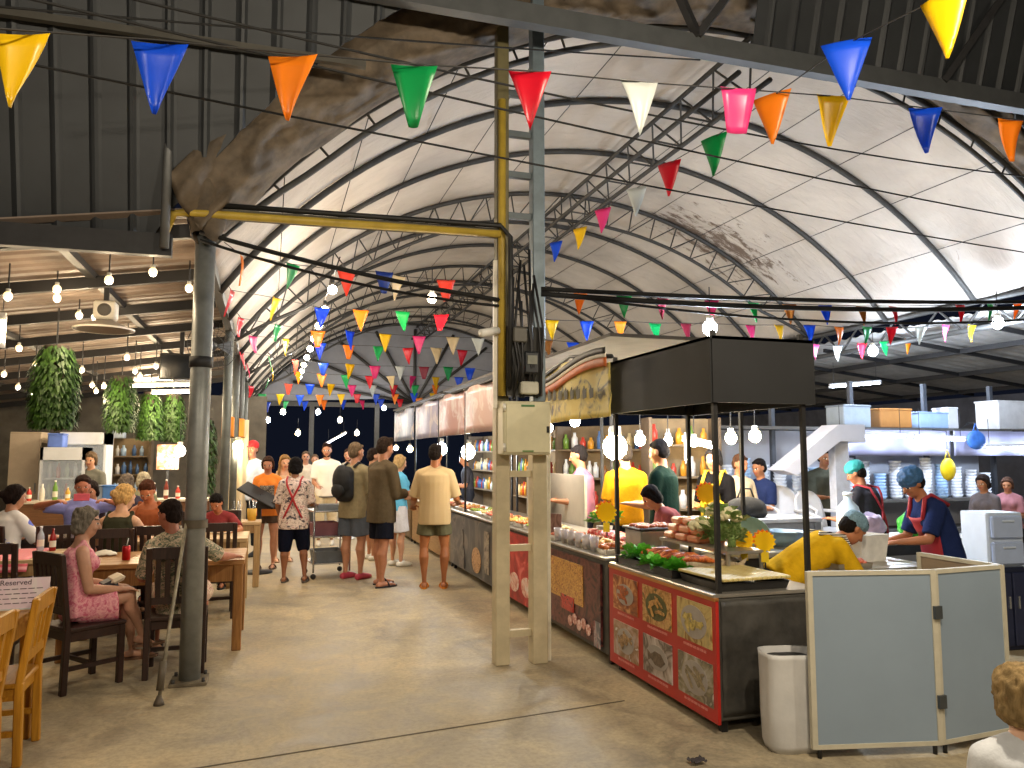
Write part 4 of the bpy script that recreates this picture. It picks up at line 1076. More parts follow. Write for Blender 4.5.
# --- fair haired child at the very edge of the view
p = atY(1024, 697, 1.62)
person('fair haired child in a pale top close to the camera at the frame edge', (p.x, 1.62, 0), R_(-25), 1.04, 'd8ac90', .0, 0, .05, (R_(-20), .2), None, st(.08), top=dict(m=clothm('cfd2d6'), sleeve=.8, loose=.02), bottom=dict(m=clothm('5a6a80'), len=.9, loose=.02), hair=dict(m=hairm('86704c'), style='bob', vol=1.3, rough=.016, freq=60), shoes=dict(m=mat('8a8a8a', .6), kind='shoe'), vox=.0065)
FC = {'l': 'ffdc18', 'y': 'e8c010', 'b': '1450d8', 'o': 'f08a1c', 'g': '129a50', 'r': 'd0142c', 'w': 'd2d6d2', 'p': 'e03c82', 'c': 'd8c49a', 's': 'f0604a', 'n': '1c3a8a', 'm': '8a2438', 't': 'a86a2c'}
FN = {'l': 'bright yellow', 'y': 'yellow', 'b': 'blue', 'o': 'orange', 'g': 'green', 'r': 'red', 'w': 'white', 'p': 'pink', 'c': 'cream', 's': 'salmon', 'n': 'navy', 'm': 'maroon', 't': 'tan'}
def flagmat(c):
    key = ('flag', c)
    if key in MATS: return MATS[key]
    m, nt, b = new_mat('pennant_'+FN[c])
    h = hexc(FC[c]); f = noise_tex(nt, coord(nt), 6, 3)
    nt.links.new(ramp(nt, f, [(.3, tuple(v*.88 for v in h)), (.7, h)]), b.inputs['Base Color'])
    b.inputs['Roughness'].default_value = .35
    b.inputs['Transmission Weight'].default_value = 0
    # thin plastic lets part of the lamp light through
    tr = nt.nodes.new('ShaderNodeBsdfTranslucent'); tr.inputs['Color'].default_value = (*h, 1)
    mx = nt.nodes.new('ShaderNodeMixShader'); mx.inputs[0].default_value = .35
    out = nt.nodes['Material Output']
    nt.links.new(b.outputs[0], mx.inputs[1]); nt.links.new(tr.outputs[0], mx.inputs[2]); nt.links.new(mx.outputs[0], out.inputs['Surface'])
    MATS[key] = m
    return m
# ================================================================== STALLS
BLACK = mat('232222', .5, .2, .2, 10)
DGREY = mat('4a4843', .6, .2, .3, 4, .1)
RED = pattern('red_vinyl', [(0, 'a8201c'), (.6, 'b92a22')], 3, 'noise', .35, interp='LINEAR', bmp=0)
STEELTOP = mat('a9a49a', .3, .7, .1, 6)
def photo(name, stops, sc=9., kind='noise'): return pattern(name, stops, sc, kind, .35, bmp=0, interp='LINEAR', dist=2.)
def stall(label, y0, y1, x0=2.56, x1=3.3, z=.78, body=DGREY, posts=None, top=STEELTOP, name='food_stall', foot=.07):
    t = thing(name, label, 'market stall', (x0, (y0+y1)/2, 0)); w, d = x1-x0, y1-y0
    MB().box((w/2, 0, (z+foot)/2), (w, d, z-foot), bev=.01).build('counter_body', body, t)
    MB().box((w/2-.01, 0, z+.012), (w+.04, d+.01, .024), bev=.005).build('countertop', top, t)
    for sx in (.05, w-.05):
        for sy in (-1, 1):
            MB().box((sx, sy*(d/2-.05), foot/2), (.04, .04, foot)).build('leg', BLACK, t)
            if posts: MB().box((sx-.02, sy*(d/2-.03), (z+posts)/2), (.028, .028, posts-z)).build('post', BLACK, t)
    return t
# --- nearest stall: red front with six dishes
sa = stall('nearest food stall with a red front of six dish pictures and a black box canopy', 4.09, 5.56, posts=2.4)
MB().box((-.012, 0, .415), (.02, 1.5, .71)).build('front_panel', RED, sa)
MB().box((-.015, 0, .775), (.03, 1.5, .02)).build('front_edging', mat('c88a4a', .3, .6), sa)
PH = [photo('dish_satay', [(.3, '6a2a14'), (.48, 'b0642c'), (.6, 'd9a268'), (.7, '4a3a30')], 7), photo('dish_seafood', [(.3, '3a4a20'), (.45, 'b07a3a'), (.58, 'd8b070'), (.7, 'a8402a')], 12),
      photo('dish_rolls', [(.3, 'a09060'), (.5, 'c8b070'), (.62, '8a6a30'), (.75, 'b03a2a')], 6), photo('dish_prawn', [(.3, 'c8c0c0'), (.5, 'b09078'), (.65, '8a6a40'), (.7, 'd0c8c8')], 5),
      photo('dish_fish', [(.35, 'cdc4c0'), (.5, 'a89a90'), (.6, '5e5044'), (.72, 'b8aca4')], 4), photo('dish_squid', [(.3, 'b8b0a8'), (.5, '8a8064'), (.62, '60584a'), (.72, 'c8beb2')], 6)]
PLATE = mat('a29a94', .3)
for r in range(2):
    for c in range(3):
        y = .465-.485*c; z = .6-.335*r
        cell = MB().box((-.024, y, z), (.008, .405, .25)).build('dish_picture', PH[r*3+c], sa)
        mb = MB()
        k = [(.14, .075), (.15, .09), (.15, .1), (.14, .09), (.15, .08), (.15, .1)][r*3+c]
        n = 26; ring = [(k[0]*math.cos(2*PI*q/n), k[1]*math.sin(2*PI*q/n)) for q in range(n)]
        if (r, c) == (1, 1):      # a whole fish on a plate
            mb.prism([V((-.029, y+a, z+b)) for a, b in ring], (.003, 0, 0), 0)
            fish = [(-.12, .0), (-.06, .045), (.02, .05), (.08, .02), (.13, .04), (.12, -.03), (.08, -.01), (.02, -.04), (-.06, -.04)]
            mb.prism([V((-.032, y+a, z+b-.01)) for a, b in fish], (.003, 0, 0), 1); mats_ = [PLATE, mat('6a5a4a', .4, 0, .4, 30)]
        else:
            mb.prism([V((-.029, y+a, z+b)) for a, b in ring], (.003, 0, 0), 0)
            rr = random.Random(r*3+c)
            for q in range(9):
                ang = rr.uniform(-.5, .9); cy, cz = rr.uniform(-.08, .08), rr.uniform(-.045, .045)
                L_, W_ = rr.uniform(.05, .09), rr.uniform(.008, .015)
                mb.prism([V((-.032-.0005*q, y+cy+math.cos(ang)*a*L_-math.sin(ang)*b*W_, z+cz+math.sin(ang)*a*L_+math.cos(ang)*b*W_)) for a, b in ((-.6, -1), (.6, -1), (.75, 0), (.6, 1), (-.6, 1), (-.75, 0))], (.003, 0, 0), 1)
            cl = ['a8562a', 'b88a4a', 'b8a45c', 'a08058', '', '8a7c60'][r*3+c]
            mats_ = [PLATE if c != 1 or r else mat('5a5a34', .5, 0, .3, 30), mat(cl, .4, 0, .45, 40)]
        mb.build('dish_on_plate', mats_, cell)
        mb = MB()
        for q in range(7): mb.box((-.0235, y+.12-.04*q, z-.152), (.004, .026+.01*((q*7+c) % 2), .014))
        mb.build('caption_strip', mat('d8837a', .5), sa)
# torn black sheeting on the side of the stall
mb = MB(); mb.slab(lambda u, v: V((.02+.7*u, -.742-.012*noise.noise(V((u*6, v*7, 2))), .1+.66*v)), 20, 20, (0, .006, 0)); mb.build('side_sheet', mat('3c3a36', .6, 0, .35, 6, .3), sa)
# canopy box
def canopy(parent, w, d, z0, z1, m_):
    mb = MB()
    mb.box((0, 0, (z0+z1)/2), (.02, d, z1-z0)); mb.box((w, 0, (z0+z1)/2), (.02, d, z1-z0))
    for s in (-1, 1): mb.box((w/2, s*d/2, (z0+z1)/2), (w, .02, z1-z0))
    mb.box((w/2, 0, z1-.01), (w+.02, d+.02, .02))
    return mb.build('canopy_box', m_, parent)
canopy(sa, .74, 1.47, 1.95, 2.36, mat('1d1e20', .7, 0, .15, 3, .05))
# --- further stalls
sb = stall('food stall with a dark maroon poster front behind the red one', 5.64, 7.22, z=.8)
MB().box((-.012, 0, .44), (.02, 1.36, .64)).build('front_poster', photo('poster_maroon', [(.3, '1e0f12'), (.45, '4a1a1e'), (.55, '6e3c34'), (.66, '2a1216')], 6), sb)
mb = MB(); mb.box((-.026, .1, .53), (.006, .86, .34)); mb.build('poster_picture', photo('poster_noodles', [(.3, '6a3a1c'), (.45, 'b8843c'), (.55, 'd0a858'), (.65, '8a2a1c')], 18), sb)
mb = MB(); mb.box((-.03, .02, .34), (.006, .3, .12)); mb.box((-.033, .02, .3), (.006, .26, .05)); mb.build('poster_picture', photo('poster_red', [(.4, 'a8241c'), (.55, 'c8443a'), (.62, '3a2620')], 9), sb)
mb = MB()
for k in range(5): mb.prism([V((-.03, -.45+.1*k+.05*math.cos(a), .2+.03*(k % 2)+.045*math.sin(a))) for a in [2*PI*q/14 for q in range(14)]], (.006, 0, 0))
mb.build('poster_picture', photo('poster_meat', [(.3, 'a85a4a'), (.5, 'c8948a'), (.6, 'e0c8c0')], 14), sb)
mb = MB(); mb.box((-.026, -.62, .2), (.006, .12, .2)); mb.build('poster_picture', photo('poster_bowl', [(.4, '6a6a70'), (.5, 'b8a8a8'), (.6, '8a4a4a')], 8), sb)
sc_ = stall('food stall with a bright red poster front partly behind the two centre posts', 7.28, 8.72, z=.82)
MB().box((-.012, 0, .44), (.02, 1.4, .7)).build('front_poster', photo('poster_bright_red', [(.35, '8a1c1e'), (.55, 'b8302c'), (.68, 'd8706a')], 3), sc_)
mb = MB()
for k in range(3): mb.prism([V((-.028, -.4+.4*k+.16*math.cos(a), .28+.1*math.sin(a))) for a in [2*PI*q/18 for q in range(18)]], (.006, 0, 0))
mb.build('poster_picture', photo('poster_dish', [(.35, 'b86a5a'), (.5, 'e0b0a0'), (.62, 'd8d0c8')], 9), sc_)
sd = stall('food stall with a dark grey poster front beside the man in the cream shirt', 8.78, 11.12, z=.82)
MB().box((-.012, 0, .44), (.02, 2.3, .7)).build('front_poster', photo('poster_grey', [(.3, '25262b'), (.5, '3e4148'), (.62, '6e6862'), (.7, '2a2a2e')], 1.6), sd)
mb = MB(); mb.prism([V((-.028, -.35+.22*math.cos(a), .3+.16*math.sin(a))) for a in [2*PI*q/20 for q in range(20)]], (.006, 0, 0)); mb.build('poster_picture', photo('poster_noodle_dish', [(.35, 'b8844a'), (.5, 'd8b080'), (.65, '8a4a2a')], 14), sd)
mb = MB(); mb.prism([V((-.028, .42+a, .36+b)) for a, b in ((-.16, -.25), (.16, -.25), (.15, -.02), (.07, .06), (.09, .17), (.03, .26), (-.05, .26), (-.09, .17), (-.07, .06), (-.15, -.02))], (.006, 0, 0)); mb.build('poster_picture', photo('poster_figure', [(.4, '24262c'), (.6, '6a6460')], 3), sd)
mb = MB(); mb.box((-.028, -.85, .45), (.006, .2, .5)); mb.build('poster_picture', photo('poster_strip', [(.35, '6e6a64'), (.5, 'a89a88'), (.65, '4a4440')], 5), sd)
se = stall('wooden fronted counter at the far end of the stall row', 11.2, 14.4, z=.8, body=wood('7a5a34', 'a8824e', 1))
sf = stall('last dim counter of the stall row beyond the wooden one', 14.6, 18.0, z=.8, body=wood('5a4630', '7a6242', 1))
# banners
YB_ = pattern('yellow_banner', [(0, 'c8a838'), (.5, 'd8c46a'), (.6, 'b0a060'), (.68, '5a5440')], 5, 'noise', .6, interp='LINEAR', bmp=0)
t = thing('yellow_banner', 'yellow printed banner with an orange and black swoosh beside the black canopy box', 'banner', (2.5, 6.25, 1.93))
mb = MB(); mb.slab(lambda u, v: V((.02*math.sin(u*9)+.015*noise.noise(V((u*5, v*4, 0))), (u-.5)*1.62, v*(.42+.1*math.sin(PI*min(1, (1-u)*1.1))))), 30, 10, (.006, 0, 0)); mb.build('cloth', YB_, t)
for k, (z0, w_, c) in enumerate([(.36, .075, 'c86a34'), (.43, .04, 'e8e0d0'), (.46, .05, '2a2624')]):
    mb = MB(); mb.slab(lambda u, v: V((-.03-.004*k, (u-.5)*1.62, z0+.05*math.sin(u*4.5+.6)-.05*u+w_*v)), 24, 2, (.004, 0, 0)); mb.build('printed_swoosh', mat(c, .6), t)
for k in range(9):
    y = .6-.14*k; mb = MB()
    mb.prism([V((-.036, y+a, .26+b-.006*k)) for a, b in ((-.045, -.05), (.02, -.055), (.035, .01), (.0, .055), (-.02, .02), (-.05, .03))], (.004, 0, 0)); mb.build('printed_mark', mat('4a4634', .7), t)
MB().tube([(0, -.85, .46), (0, .0, .56), (0, .85, .44)], .018, 8).build('banner_rail', BLACK, t)
ban = [('pinkish white banner above the stall with the grey poster', 8.6, 10.4, 'a88880'), ('salmon banner further along the stall row', 10.5, 12.2, 'a07a74'), ('pale lilac banner above the wooden counter', 12.3, 14.2, '8a869c'), ('pale blue banner above the last dim counter', 14.4, 16.6, '7c8498')]
for k, (l, y0, y1, c) in enumerate(ban):
    t = thing('stall_banner', l, 'banner', (2.56, (y0+y1)/2, 1.92), 0, None)
    d = y1-y0
    mb = MB(); mb.slab(lambda u, v: V((.03*math.sin(u*7+k)-.0*v, (u-.5)*d, v*.62)), 16, 6, (.006, 0, 0)); mb.build('cloth', photo('banner_'+c, [(.3, c), (.5, c), (.62, 'b8aca8'), (.72, '7a6a68')], 2.), t)
    MB().tube([(0, -d/2, .62), (0, d/2, .62)], .02, 6).build('banner_rail', BLACK, t)
    MB().tube([(.05, -d/2, -1.1), (.05, -d/2, .62)], .015, 6).build('banner_post', BLACK, t)
# low stall roofs behind the banners
for k, (y0, y1, z) in enumerate([(5.75, 8.5, 2.62), (8.7, 12.2, 2.66), (12.4, 17.5, 2.64)]):
    t = thing('stall_roof', ['dark flat sheet roof behind the yellow banner', 'dark flat sheet roof behind the pinkish banners', 'dark flat sheet roof over the far counters'][k], 'roof', (3.3, (y0+y1)/2, z))
    MB().box((0, 0, 0), (1.3, y1-y0, .03)).build('sheet', mat('4a4644', .8, 0, .2, 4), t)
    for sx in (.6,):
        for sy in (-1, 1): MB().box((sx, sy*((y1-y0)/2-.04), -z/2), (.03, .03, z)).build('post', BLACK, t)

# --- goods on the near stall
def onx(x, y, X_, z): p = atX(x, y, X_); return (p.x, p.y, z)
def leafclump(mb, c, r, n, seed, mi=0, flat=.6, size=.06):
    rr = random.Random(seed); c = V(c)
    for _ in range(n):
        d = V((rr.gauss(0, 1), rr.gauss(0, 1), abs(rr.gauss(0, 1))*flat)).normalized()
        p = c+V((d.x*r[0], d.y*r[1], d.z*r[2]))*rr.uniform(.4, 1)
        s = d.cross(V((rr.random(), rr.random(), 1))).normalized(); L_ = size*rr.uniform(.7, 1.3)
        tip = p+(d+V((0, 0, rr.uniform(-.3, .4)))).normalized()*L_
        m_ = (p+tip)/2+V((0, 0, .012))
        mb.add([p, m_+s*L_*.35, tip, m_-s*L_*.35], [(0, 1, 2, 3)], mi, True)
    return mb
def tray(label, loc, w, d, h, m_, name='tray', cat='tray', rz=0):
    t = thing(name, label, cat, loc, rz)
    mb = MB(); mb.rings([[V((sx*w/2*k, sy*d/2*k, z)) for sx, sy in ((-1, -1), (1, -1), (1, 1), (-1, 1))] for k, z in ((.94, 0), (1, h), (1.03, h), (.97, h-.004), (.92, .006))], smooth=False); mb.build('pan', m_, t)
    return t
TZ = .805
tray('black steel tray of greens and grilled food along the front of the nearest stall', (2.74, 5.08, TZ), .34, .86, .06, BLACK)
tray('black steel tray under the bamboo board at the near end of the stall', (2.86, 4.38, TZ), .5, .48, .05, BLACK)
mb = MB()
for k in range(14): mb.box((-.25+.5*(k+.5)/14, 0, 0), (.034, .5, .018), bev=.004)
tag(mb.build('bamboo_board', wood('b8a05a', 'd8c888', 1), None, (2.86, 4.38, .875), .05), 'pale bamboo board lying across the near corner of the stall', 'board')
# rack behind
t = thing('display_rack', 'stepped steel display rack at the back of the nearest stall', 'rack', (3.1, 5.05, TZ))
MB().box((0, 0, .17), (.3, .95, .02)).build('shelf', STEELTOP, t)
for sx in (-.13, .13):
    for sy in (-.45, .45): MB().box((sx, sy, .08), (.02, .02, .16)).build('leg', STEELTOP, t)
GRN = pattern('leaf_green', [(0, '2f7a1c'), (.5, '58b030'), (.65, '8ad050')], 16, 'noise', .5, interp='LINEAR')
GRN2 = pattern('herb_green', [(0, '4a6a34'), (.5, '84a058'), (.65, 'c0cc90')], 16, 'noise', .6, interp='LINEAR')
for k, (x, y, r, l) in enumerate([(2.7, 5.36, (.12, .13, .07), 'bright green lettuce at the far end of the front tray'), (2.62, 4.98, (.04, .16, .015), 'strip of bright green banana leaf along the tray edge'), (2.66, 4.72, (.04, .05, .02), 'green leaves beside the grilled fish')]):
    mb = leafclump(MB(), (0, 0, 0), r, 110, k, size=.07); tag(mb.build('lettuce', GRN, None, (x, y, TZ+.05)), l, 'vegetable')
CRAB = pattern('grilled_orange', [(0, '8a3a1c'), (.45, 'c8642c'), (.6, 'd88a4a'), (.7, '6a2a18')], 25, 'noise', .4)
rr = random.Random(3)
LB = ['against the lettuce', 'second from the lettuce', 'third from the lettuce', 'in the middle of the tray', 'just past the middle of the tray', 'third from the grilled fish', 'second from the grilled fish', 'against the grilled fish']
for k in range(8):
    y = 5.27-.085*k
    mb = MB(); mb.capsule([(-.1, 0, 0), (-.03, .01, .012), (.05, 0, .012), (.1, -.01, 0)], [.014, .024, .024, .012], 10)
    t = mb.build('grilled_squid', CRAB, None, (2.78+rr.uniform(-.02, .02), y, TZ+.1+.012*(k % 2)), rr.uniform(-.5, .5)); tag(t, 'orange grilled skewer on the front tray, '+LB[k], 'grilled food', 'grilled skewers on the front tray')
    MB().tube([(.08, 0, .005), (.17, .0, .01)], .003, 5).build('stick', wood('b89a5a', 'd8c080', 0), t)
def fish(label, loc, L_, rz, m_):
    t = thing('grilled_fish', label, 'fish', loc, rz)
    pr = [(-.5, .02), (-.42, .1), (-.25, .17), (0, .19), (.2, .14), (.36, .06), (.42, .035)]
    MB().rings([[V((x*L_, .32*r*L_*math.cos(a), r*L_*.55*math.sin(a))) for a in (2*PI*k/14 for k in range(14))] for x, r in pr]).build('fish_body', m_, t)
    MB().prism([V((.4*L_, 0, 0)), V((.56*L_, 0, .09*L_)), V((.51*L_, 0, 0)), V((.56*L_, 0, -.09*L_))], (0, .006, 0)).build('tail_fin', m_, t)
    MB().prism([V((-.15*L_, 0, .09*L_)), V((.0, 0, .15*L_)), V((.2*L_, 0, .08*L_))], (0, .005, 0)).build('back_fin', m_, t)
    return t
FISH = pattern('fish_skin', [(0, '7a6a54'), (.5, 'b8a68a'), (.65, '8a7860')], 20, 'noise', .4, interp='LINEAR')
fish('grilled fish lying behind the bamboo board', (2.86, 4.68, .89), .5, -.25, FISH)
fish('smaller grilled fish beside the herbs', (3.0, 4.78, .9), .38, -.1, FISH)
# packs of crab sticks
PK = pattern('crab_stick', [(0, 'd8402c'), (.48, 'e07a4a'), (.52, 'f0d8b8'), (.7, 'e8b878')], 40, 'Z', .35, dist=.4)
n = 0
for lv in range(3):
    for c in range(3-(lv == 2)):
        t = thing('crab_stick_pack', ['', ''][0]+'red and white pack of crab sticks, '+['lowest layer', 'middle layer', 'top layer'][lv]+' of the pile, '+['end by the partition', 'centre', 'end by the herbs'][c], 'food pack', (3.1+.015*lv, 5.42-.17*c-.03*lv, TZ+.182+.058*lv), .08*(c-1), 'packs of crab sticks')
        MB().box((0, 0, .025), (.26, .15, .05), bev=.014).build('pack', PK, t)
# herbs and cauliflower
for k, (y, x, l) in enumerate([(4.98, 3.1, 'bunch of green herbs on the rack in front of the cauliflower'), (4.78, 3.12, 'bunch of green herbs at the near end of the rack')]):
    mb = leafclump(MB(), (0, 0, .04), (.1, .1, .12), 260, 20+k, size=.045, flat=1.2); mb.tube([(0, 0, 0), (0, 0, .12)], .03, 8); tag(mb.build('herb_bunch', GRN2, None, (x, y, TZ+.182)), l, 'vegetable')
for k, (x, y, z, l) in enumerate([(3.14, 5.0, TZ+.4, 'white cauliflower topmost on the herbs'), (2.99, 4.98, TZ+.3, 'white cauliflower low among the herbs'), (3.1, 4.76, TZ+.38, 'white cauliflower at the near end of the herbs')]):
    t = thing('cauliflower', l, 'vegetable', (x, y, z))
    mb = MB(); r2 = random.Random(k)
    for q in range(34):
        d = V((r2.gauss(0, 1), r2.gauss(0, 1), abs(r2.gauss(0, 1)))).normalized(); mb.ball(d*.062, .024, 7, 5)
    mb.build('curd', mat('d6cda4', .8, 0, .1, 40, .3), t)
    leafclump(MB(), (0, 0, -.01), (.08, .08, .03), 14, k, size=.09).build('leaves', GRN2, t)
# starburst price signs
def star_sign(label, loc, r=.1, stick=.16, rz=0):
    t = thing('price_sign', label, 'sign', loc, rz)
    n = 14; poly = [V((q*math.cos(a), 0, q*math.sin(a))) for k in range(2*n) for q, a in [((r if k % 2 else r*.8), PI*k/n)]]
    MB().prism(poly, (0, .006, 0)).build('star_card', flagmat('l'), t)
    MB().prism([V((p.x*.98-.012, .005, p.z*.98+.012)) for p in poly], (0, .003, 0)).build('red_backing', flagmat('o'), t)
    mb = MB(); mb.box((0, -.004, -r-.03), (.05, .004, .07)); mb.build('tab', mat('e8c41c', .5), t)
    MB().tube([(0, .008, -r-stick), (0, .008, 0)], .005, 6).build('stick', BLACK, t)
    return t
STY = R_(-40)
p = atX(609, 512, 2.53); star_sign('yellow starburst price sign fixed to the stall post by the red front', (2.5, 5.53, p.z), .085, .1, STY)
p = atX(678, 491, 3.25); star_sign('yellow starburst price sign high before the man in the green shirt', (3.25, 5.3, p.z+.0), .085, .24, STY)
p = atX(744, 540, 3.2); star_sign('yellow starburst price sign beside the teal bowl, left one of the touching pair', (3.2, p.y, p.z), .075, .12, STY)
p = atX(762, 541, 3.24); star_sign('yellow starburst price sign nearest the teal bowl', (3.24, p.y-.03, p.z), .075, .12, STY)
# bowls / basins behind
def bowl(label, loc, r, h, m_, tilt=0, rz=0, group=None):
    t = thing('bowl', label, 'bowl', loc, rz, group); M_ = Matrix.Rotation(tilt, 3, 'X')
    MB().lathe([(r*.5, 0), (r*.85, h*.5), (r, h), (r*1.03, h), (r*.97, h*.96), (r*.8, h*.5), (r*.45, h*.08), (.002, h*.06)], seg=28, M=M_).build('basin', m_, t)
    return t
# work table behind the near stall
t = make_table('work_table', 'steel work table behind the nearest stall, before the bending man in yellow', 3.4, 4.75, 5.35, 6.15, STEELTOP, BLACK, z=.85)
bowl('teal basin leaning upright on the work table', (3.75, 5.5, .94), .16, .1, mat('8fb0a8', .4), R_(70), R_(-25))
bowl('grey basin lying behind the starburst signs', (3.62, 5.62, .85), .17, .1, mat('9aa4a8', .35, .3))
bowl('blue grey basin on the work table behind the teal one', (4.2, 5.75, .85), .2, .13, mat('7f97a4', .4))
bottle('small white cup shaped bottle beside the bending man in yellow', (3.5, 5.4, .85), .2, .04, mat('cdd6dc', .4), mat('cfd8e0', .4))
# partition screens behind the counters
def screen(label, px0, px1, y0, y1, X_, c):
    a, b_ = atX(px0, y0, X_), atX(px1, y0, X_); zt = a.z
    t = thing('screen_panel', label, 'screen', (X_, (a.y+b_.y)/2, 0))
    d = abs(a.y-b_.y); zb = .82
    MB().box((0, 0, (zt+zb)/2), (.02, d, zt-zb)).build('panel', mat(c, .6, 0, .05), t)
    for s in (-1, 1): MB().box((0, s*d/2, zt/2), (.03, .03, zt)).build('frame_post', mat('9a968a', .5), t)
# counter top goods of the second to fourth stalls
FOODS = [('8a3a1c', 'c8702c'), ('a86a2c', 'd8a850'), ('6a3a1c', 'a86a3a'), ('b83a2a', 'd87a5a'), ('b08a4a', 'd8c48a'), ('5a6a2a', '9ab04a')]
def foodtray(label, x, y, z, w, d, k):
    t = tray(label, (x, y, z), w, d, .04, STEELTOP, 'food_tray')
    a, b_ = FOODS[k % 6]
    mb = MB(); r2 = random.Random(k)
    for q in range(26):
        mb.ball((r2.uniform(-.42, .42)*w, r2.uniform(-.42, .42)*d, .035+r2.random()*.02), (.035, .025, .02), 7, 5, 0, Matrix.Rotation(r2.uniform(0, 3), 3, 'Z'))
    mb.build('cooked_food', pattern('food_'+a, [(0, a), (.5, b_), (.65, a)], 25, 'noise', .4, interp='LINEAR'), t)['kind'] = 'stuff'
    return t
PLACE = ['first', 'second', 'third', 'fourth', 'fifth', 'sixth', 'seventh', 'eighth', 'ninth', 'tenth']
k = 0
for st_, zz, ys, nm in ((0, .825, (5.95, 6.3, 6.65, 7.0), 'maroon fronted'), (1, .845, (7.45, 7.8, 8.15, 8.5), 'bright red fronted'), (2, .845, (9.0, 9.4, 9.8, 10.2, 10.6, 10.95), 'grey fronted'), (3, .825, (11.5, 12.0, 12.5, 13.0, 13.5, 14.0), 'wooden fronted')):
    for q, y in enumerate(ys):
        foodtray('steel tray of cooked food, %s from the near end of the %s stall' % (PLACE[q], nm), 2.78, y, zz, .34, .3 if st_ < 2 else .36, k); k += 1
# sauces / packs
k = 0
t = thing('food_warmer', 'grey steel food warmer topped with orange food at the end of the maroon fronted stall', 'food warmer', (3.05, 5.83, .825))
MB().box((0, 0, .1), (.36, .3, .2), bev=.012).build('warmer_body', mat('9a968e', .35, .5), t)
MB().box((0, 0, .205), (.4, .34, .02), bev=.006).build('tray_rim', BLACK, t)
mb = MB(); r2 = random.Random(31)
for q in range(24): mb.ball((r2.uniform(-.16, .16), r2.uniform(-.13, .13), .222), (.035, .026, .018), 7, 5)
mb.build('cooked_food', CRAB, t)['kind'] = 'stuff'
for q in range(6):
    t = thing('meat_pack', 'red and white wrapped food pack, %s in the row behind the yellow flowers' % PLACE[q], 'food pack', (3.08, 6.14+.17*q, .825), .1*(q % 3-1), 'wrapped packs on the maroon fronted stall')
    MB().box((0, 0, .045), (.2, .15, .09), bev=.02).build('wrap', pattern('wrap_red', [(0, 'c83a34'), (.5, 'e0b4b0'), (.6, 'ece2de')], 14, 'noise', .3), t)
for q in range(6):
    t = thing('plastic_cup', 'clear plastic cup, %s along the front edge of the maroon fronted stall' % PLACE[q], 'cup', (2.62, 6.05+.17*q, .825), 0, 'clear cups along the counter')
    MB().lathe([(.03, 0), (.042, .12), (.039, .12), (.028, .006)], seg=14).build('cup', mat('c0b8b8', .2, alpha=.65), t)
t = thing('menu_card', 'upright brown menu card on the maroon fronted stall', 'menu card', tuple(onx(556, 520, 2.66, .825)), R_(-70)); MB().box((0, 0, .12), (.16, .006, .24), bev=.002).build('card', photo('card_brown', [(.4, '6a4a44'), (.6, '9a7a72')], 5), t); MB().box((0, 0, .004), (.14, .07, .008)).build('card_base', mat('cccccc', .2), t)
# flowers
t = thing('flower_pot', 'bunch of yellow flowers with green leaves on the maroon fronted stall', 'flowers', (3.12, 6.95, .825))
MB().lathe([(.06, 0), (.08, .12), (.075, .12)], seg=14).build('pot', mat('b8b4b0', .4), t)
leafclump(MB(), (0, 0, .16), (.1, .1, .1), 90, 77, size=.1).build('leaves', GRN, t)
mb = MB(); r2 = random.Random(8)
for q in range(9):
    c = V((r2.uniform(-.09, .09), r2.uniform(-.09, .09), .25+r2.uniform(-.04, .05)))
    for j in range(9): a = 2*PI*j/9; d = V((math.cos(a), math.sin(a), .4)); mb.ball(c+d*.025, (.018, .018, .01), 6, 4)
mb.build('blossom', mat('e8d010', .5, 0, .1), t)
screen('cream partition behind the bright red fronted stall, beside the centre posts', 528, 548, 466, 0, 3.22, 'cfc4b4')
screen('grey beige partition behind the yellow flowers', 551, 585, 473, 0, 3.36, 'a89f90')

# --- folding board in front
FRM = mat('c2bca8', .5, 0, .08); BRD = mat('8b9bab', .5, 0, .04, 2); BRN = mat('8d7a64', .7, 0, .15, 4)
t = thing('folding_screen', 'grey folding display board with cream frames standing before the stalls', 'display board', (2.85, 3.63, 0))
o0 = V((2.85, 3.63, 0)); e3 = ground(920, 554, .98)
pts = [V((2.85, 3.63, 0)), V((3.55, 3.48, 0)), V((4.1, 3.52, 0)), V((e3.x, e3.y, 0))]
for k in range(3):
    a, b_ = pts[k]-o0, pts[k+1]-o0
    if k: a = a.lerp(b_, .03)
    d = (b_-a).normalized(); L_ = (b_-a).length; n_ = V((d.y, -d.x, 0)); M_ = Matrix((d, -n_, V((0, 0, 1)))).transposed()
    pn = MB().box((a+b_)/2+V((0, 0, .52)), (L_-.03, .016, .9), M_).build('board_panel', BRD if k < 2 else BRN, t)
    MB().box((a+b_)/2+V((0, 0, .52))-n_*.012, (L_-.05, .006, .88), M_).build('board_back', BRN, pn)
    for q, z in ((a, 0), (b_, 0)): MB().box(q+V((0, 0, .52)), (.03, .03, .94), M_).build('frame_stile', FRM, t)
    for z in (.06, .98): MB().box((a+b_)/2+V((0, 0, z)), (L_, .028, .024), M_).build('frame_rail', FRM, t)
    for q in (a.lerp(b_, .04), a.lerp(b_, .96)): MB().tube([q, q+V((0, 0, .07))], .012, 8).build('foot', BLACK, t)
for z in (.28, .76): MB().box(pts[1]-o0+V((.01, -.02, z)), (.05, .02, .07)).build('hinge', mat('5a5f62', .4, .6), t)

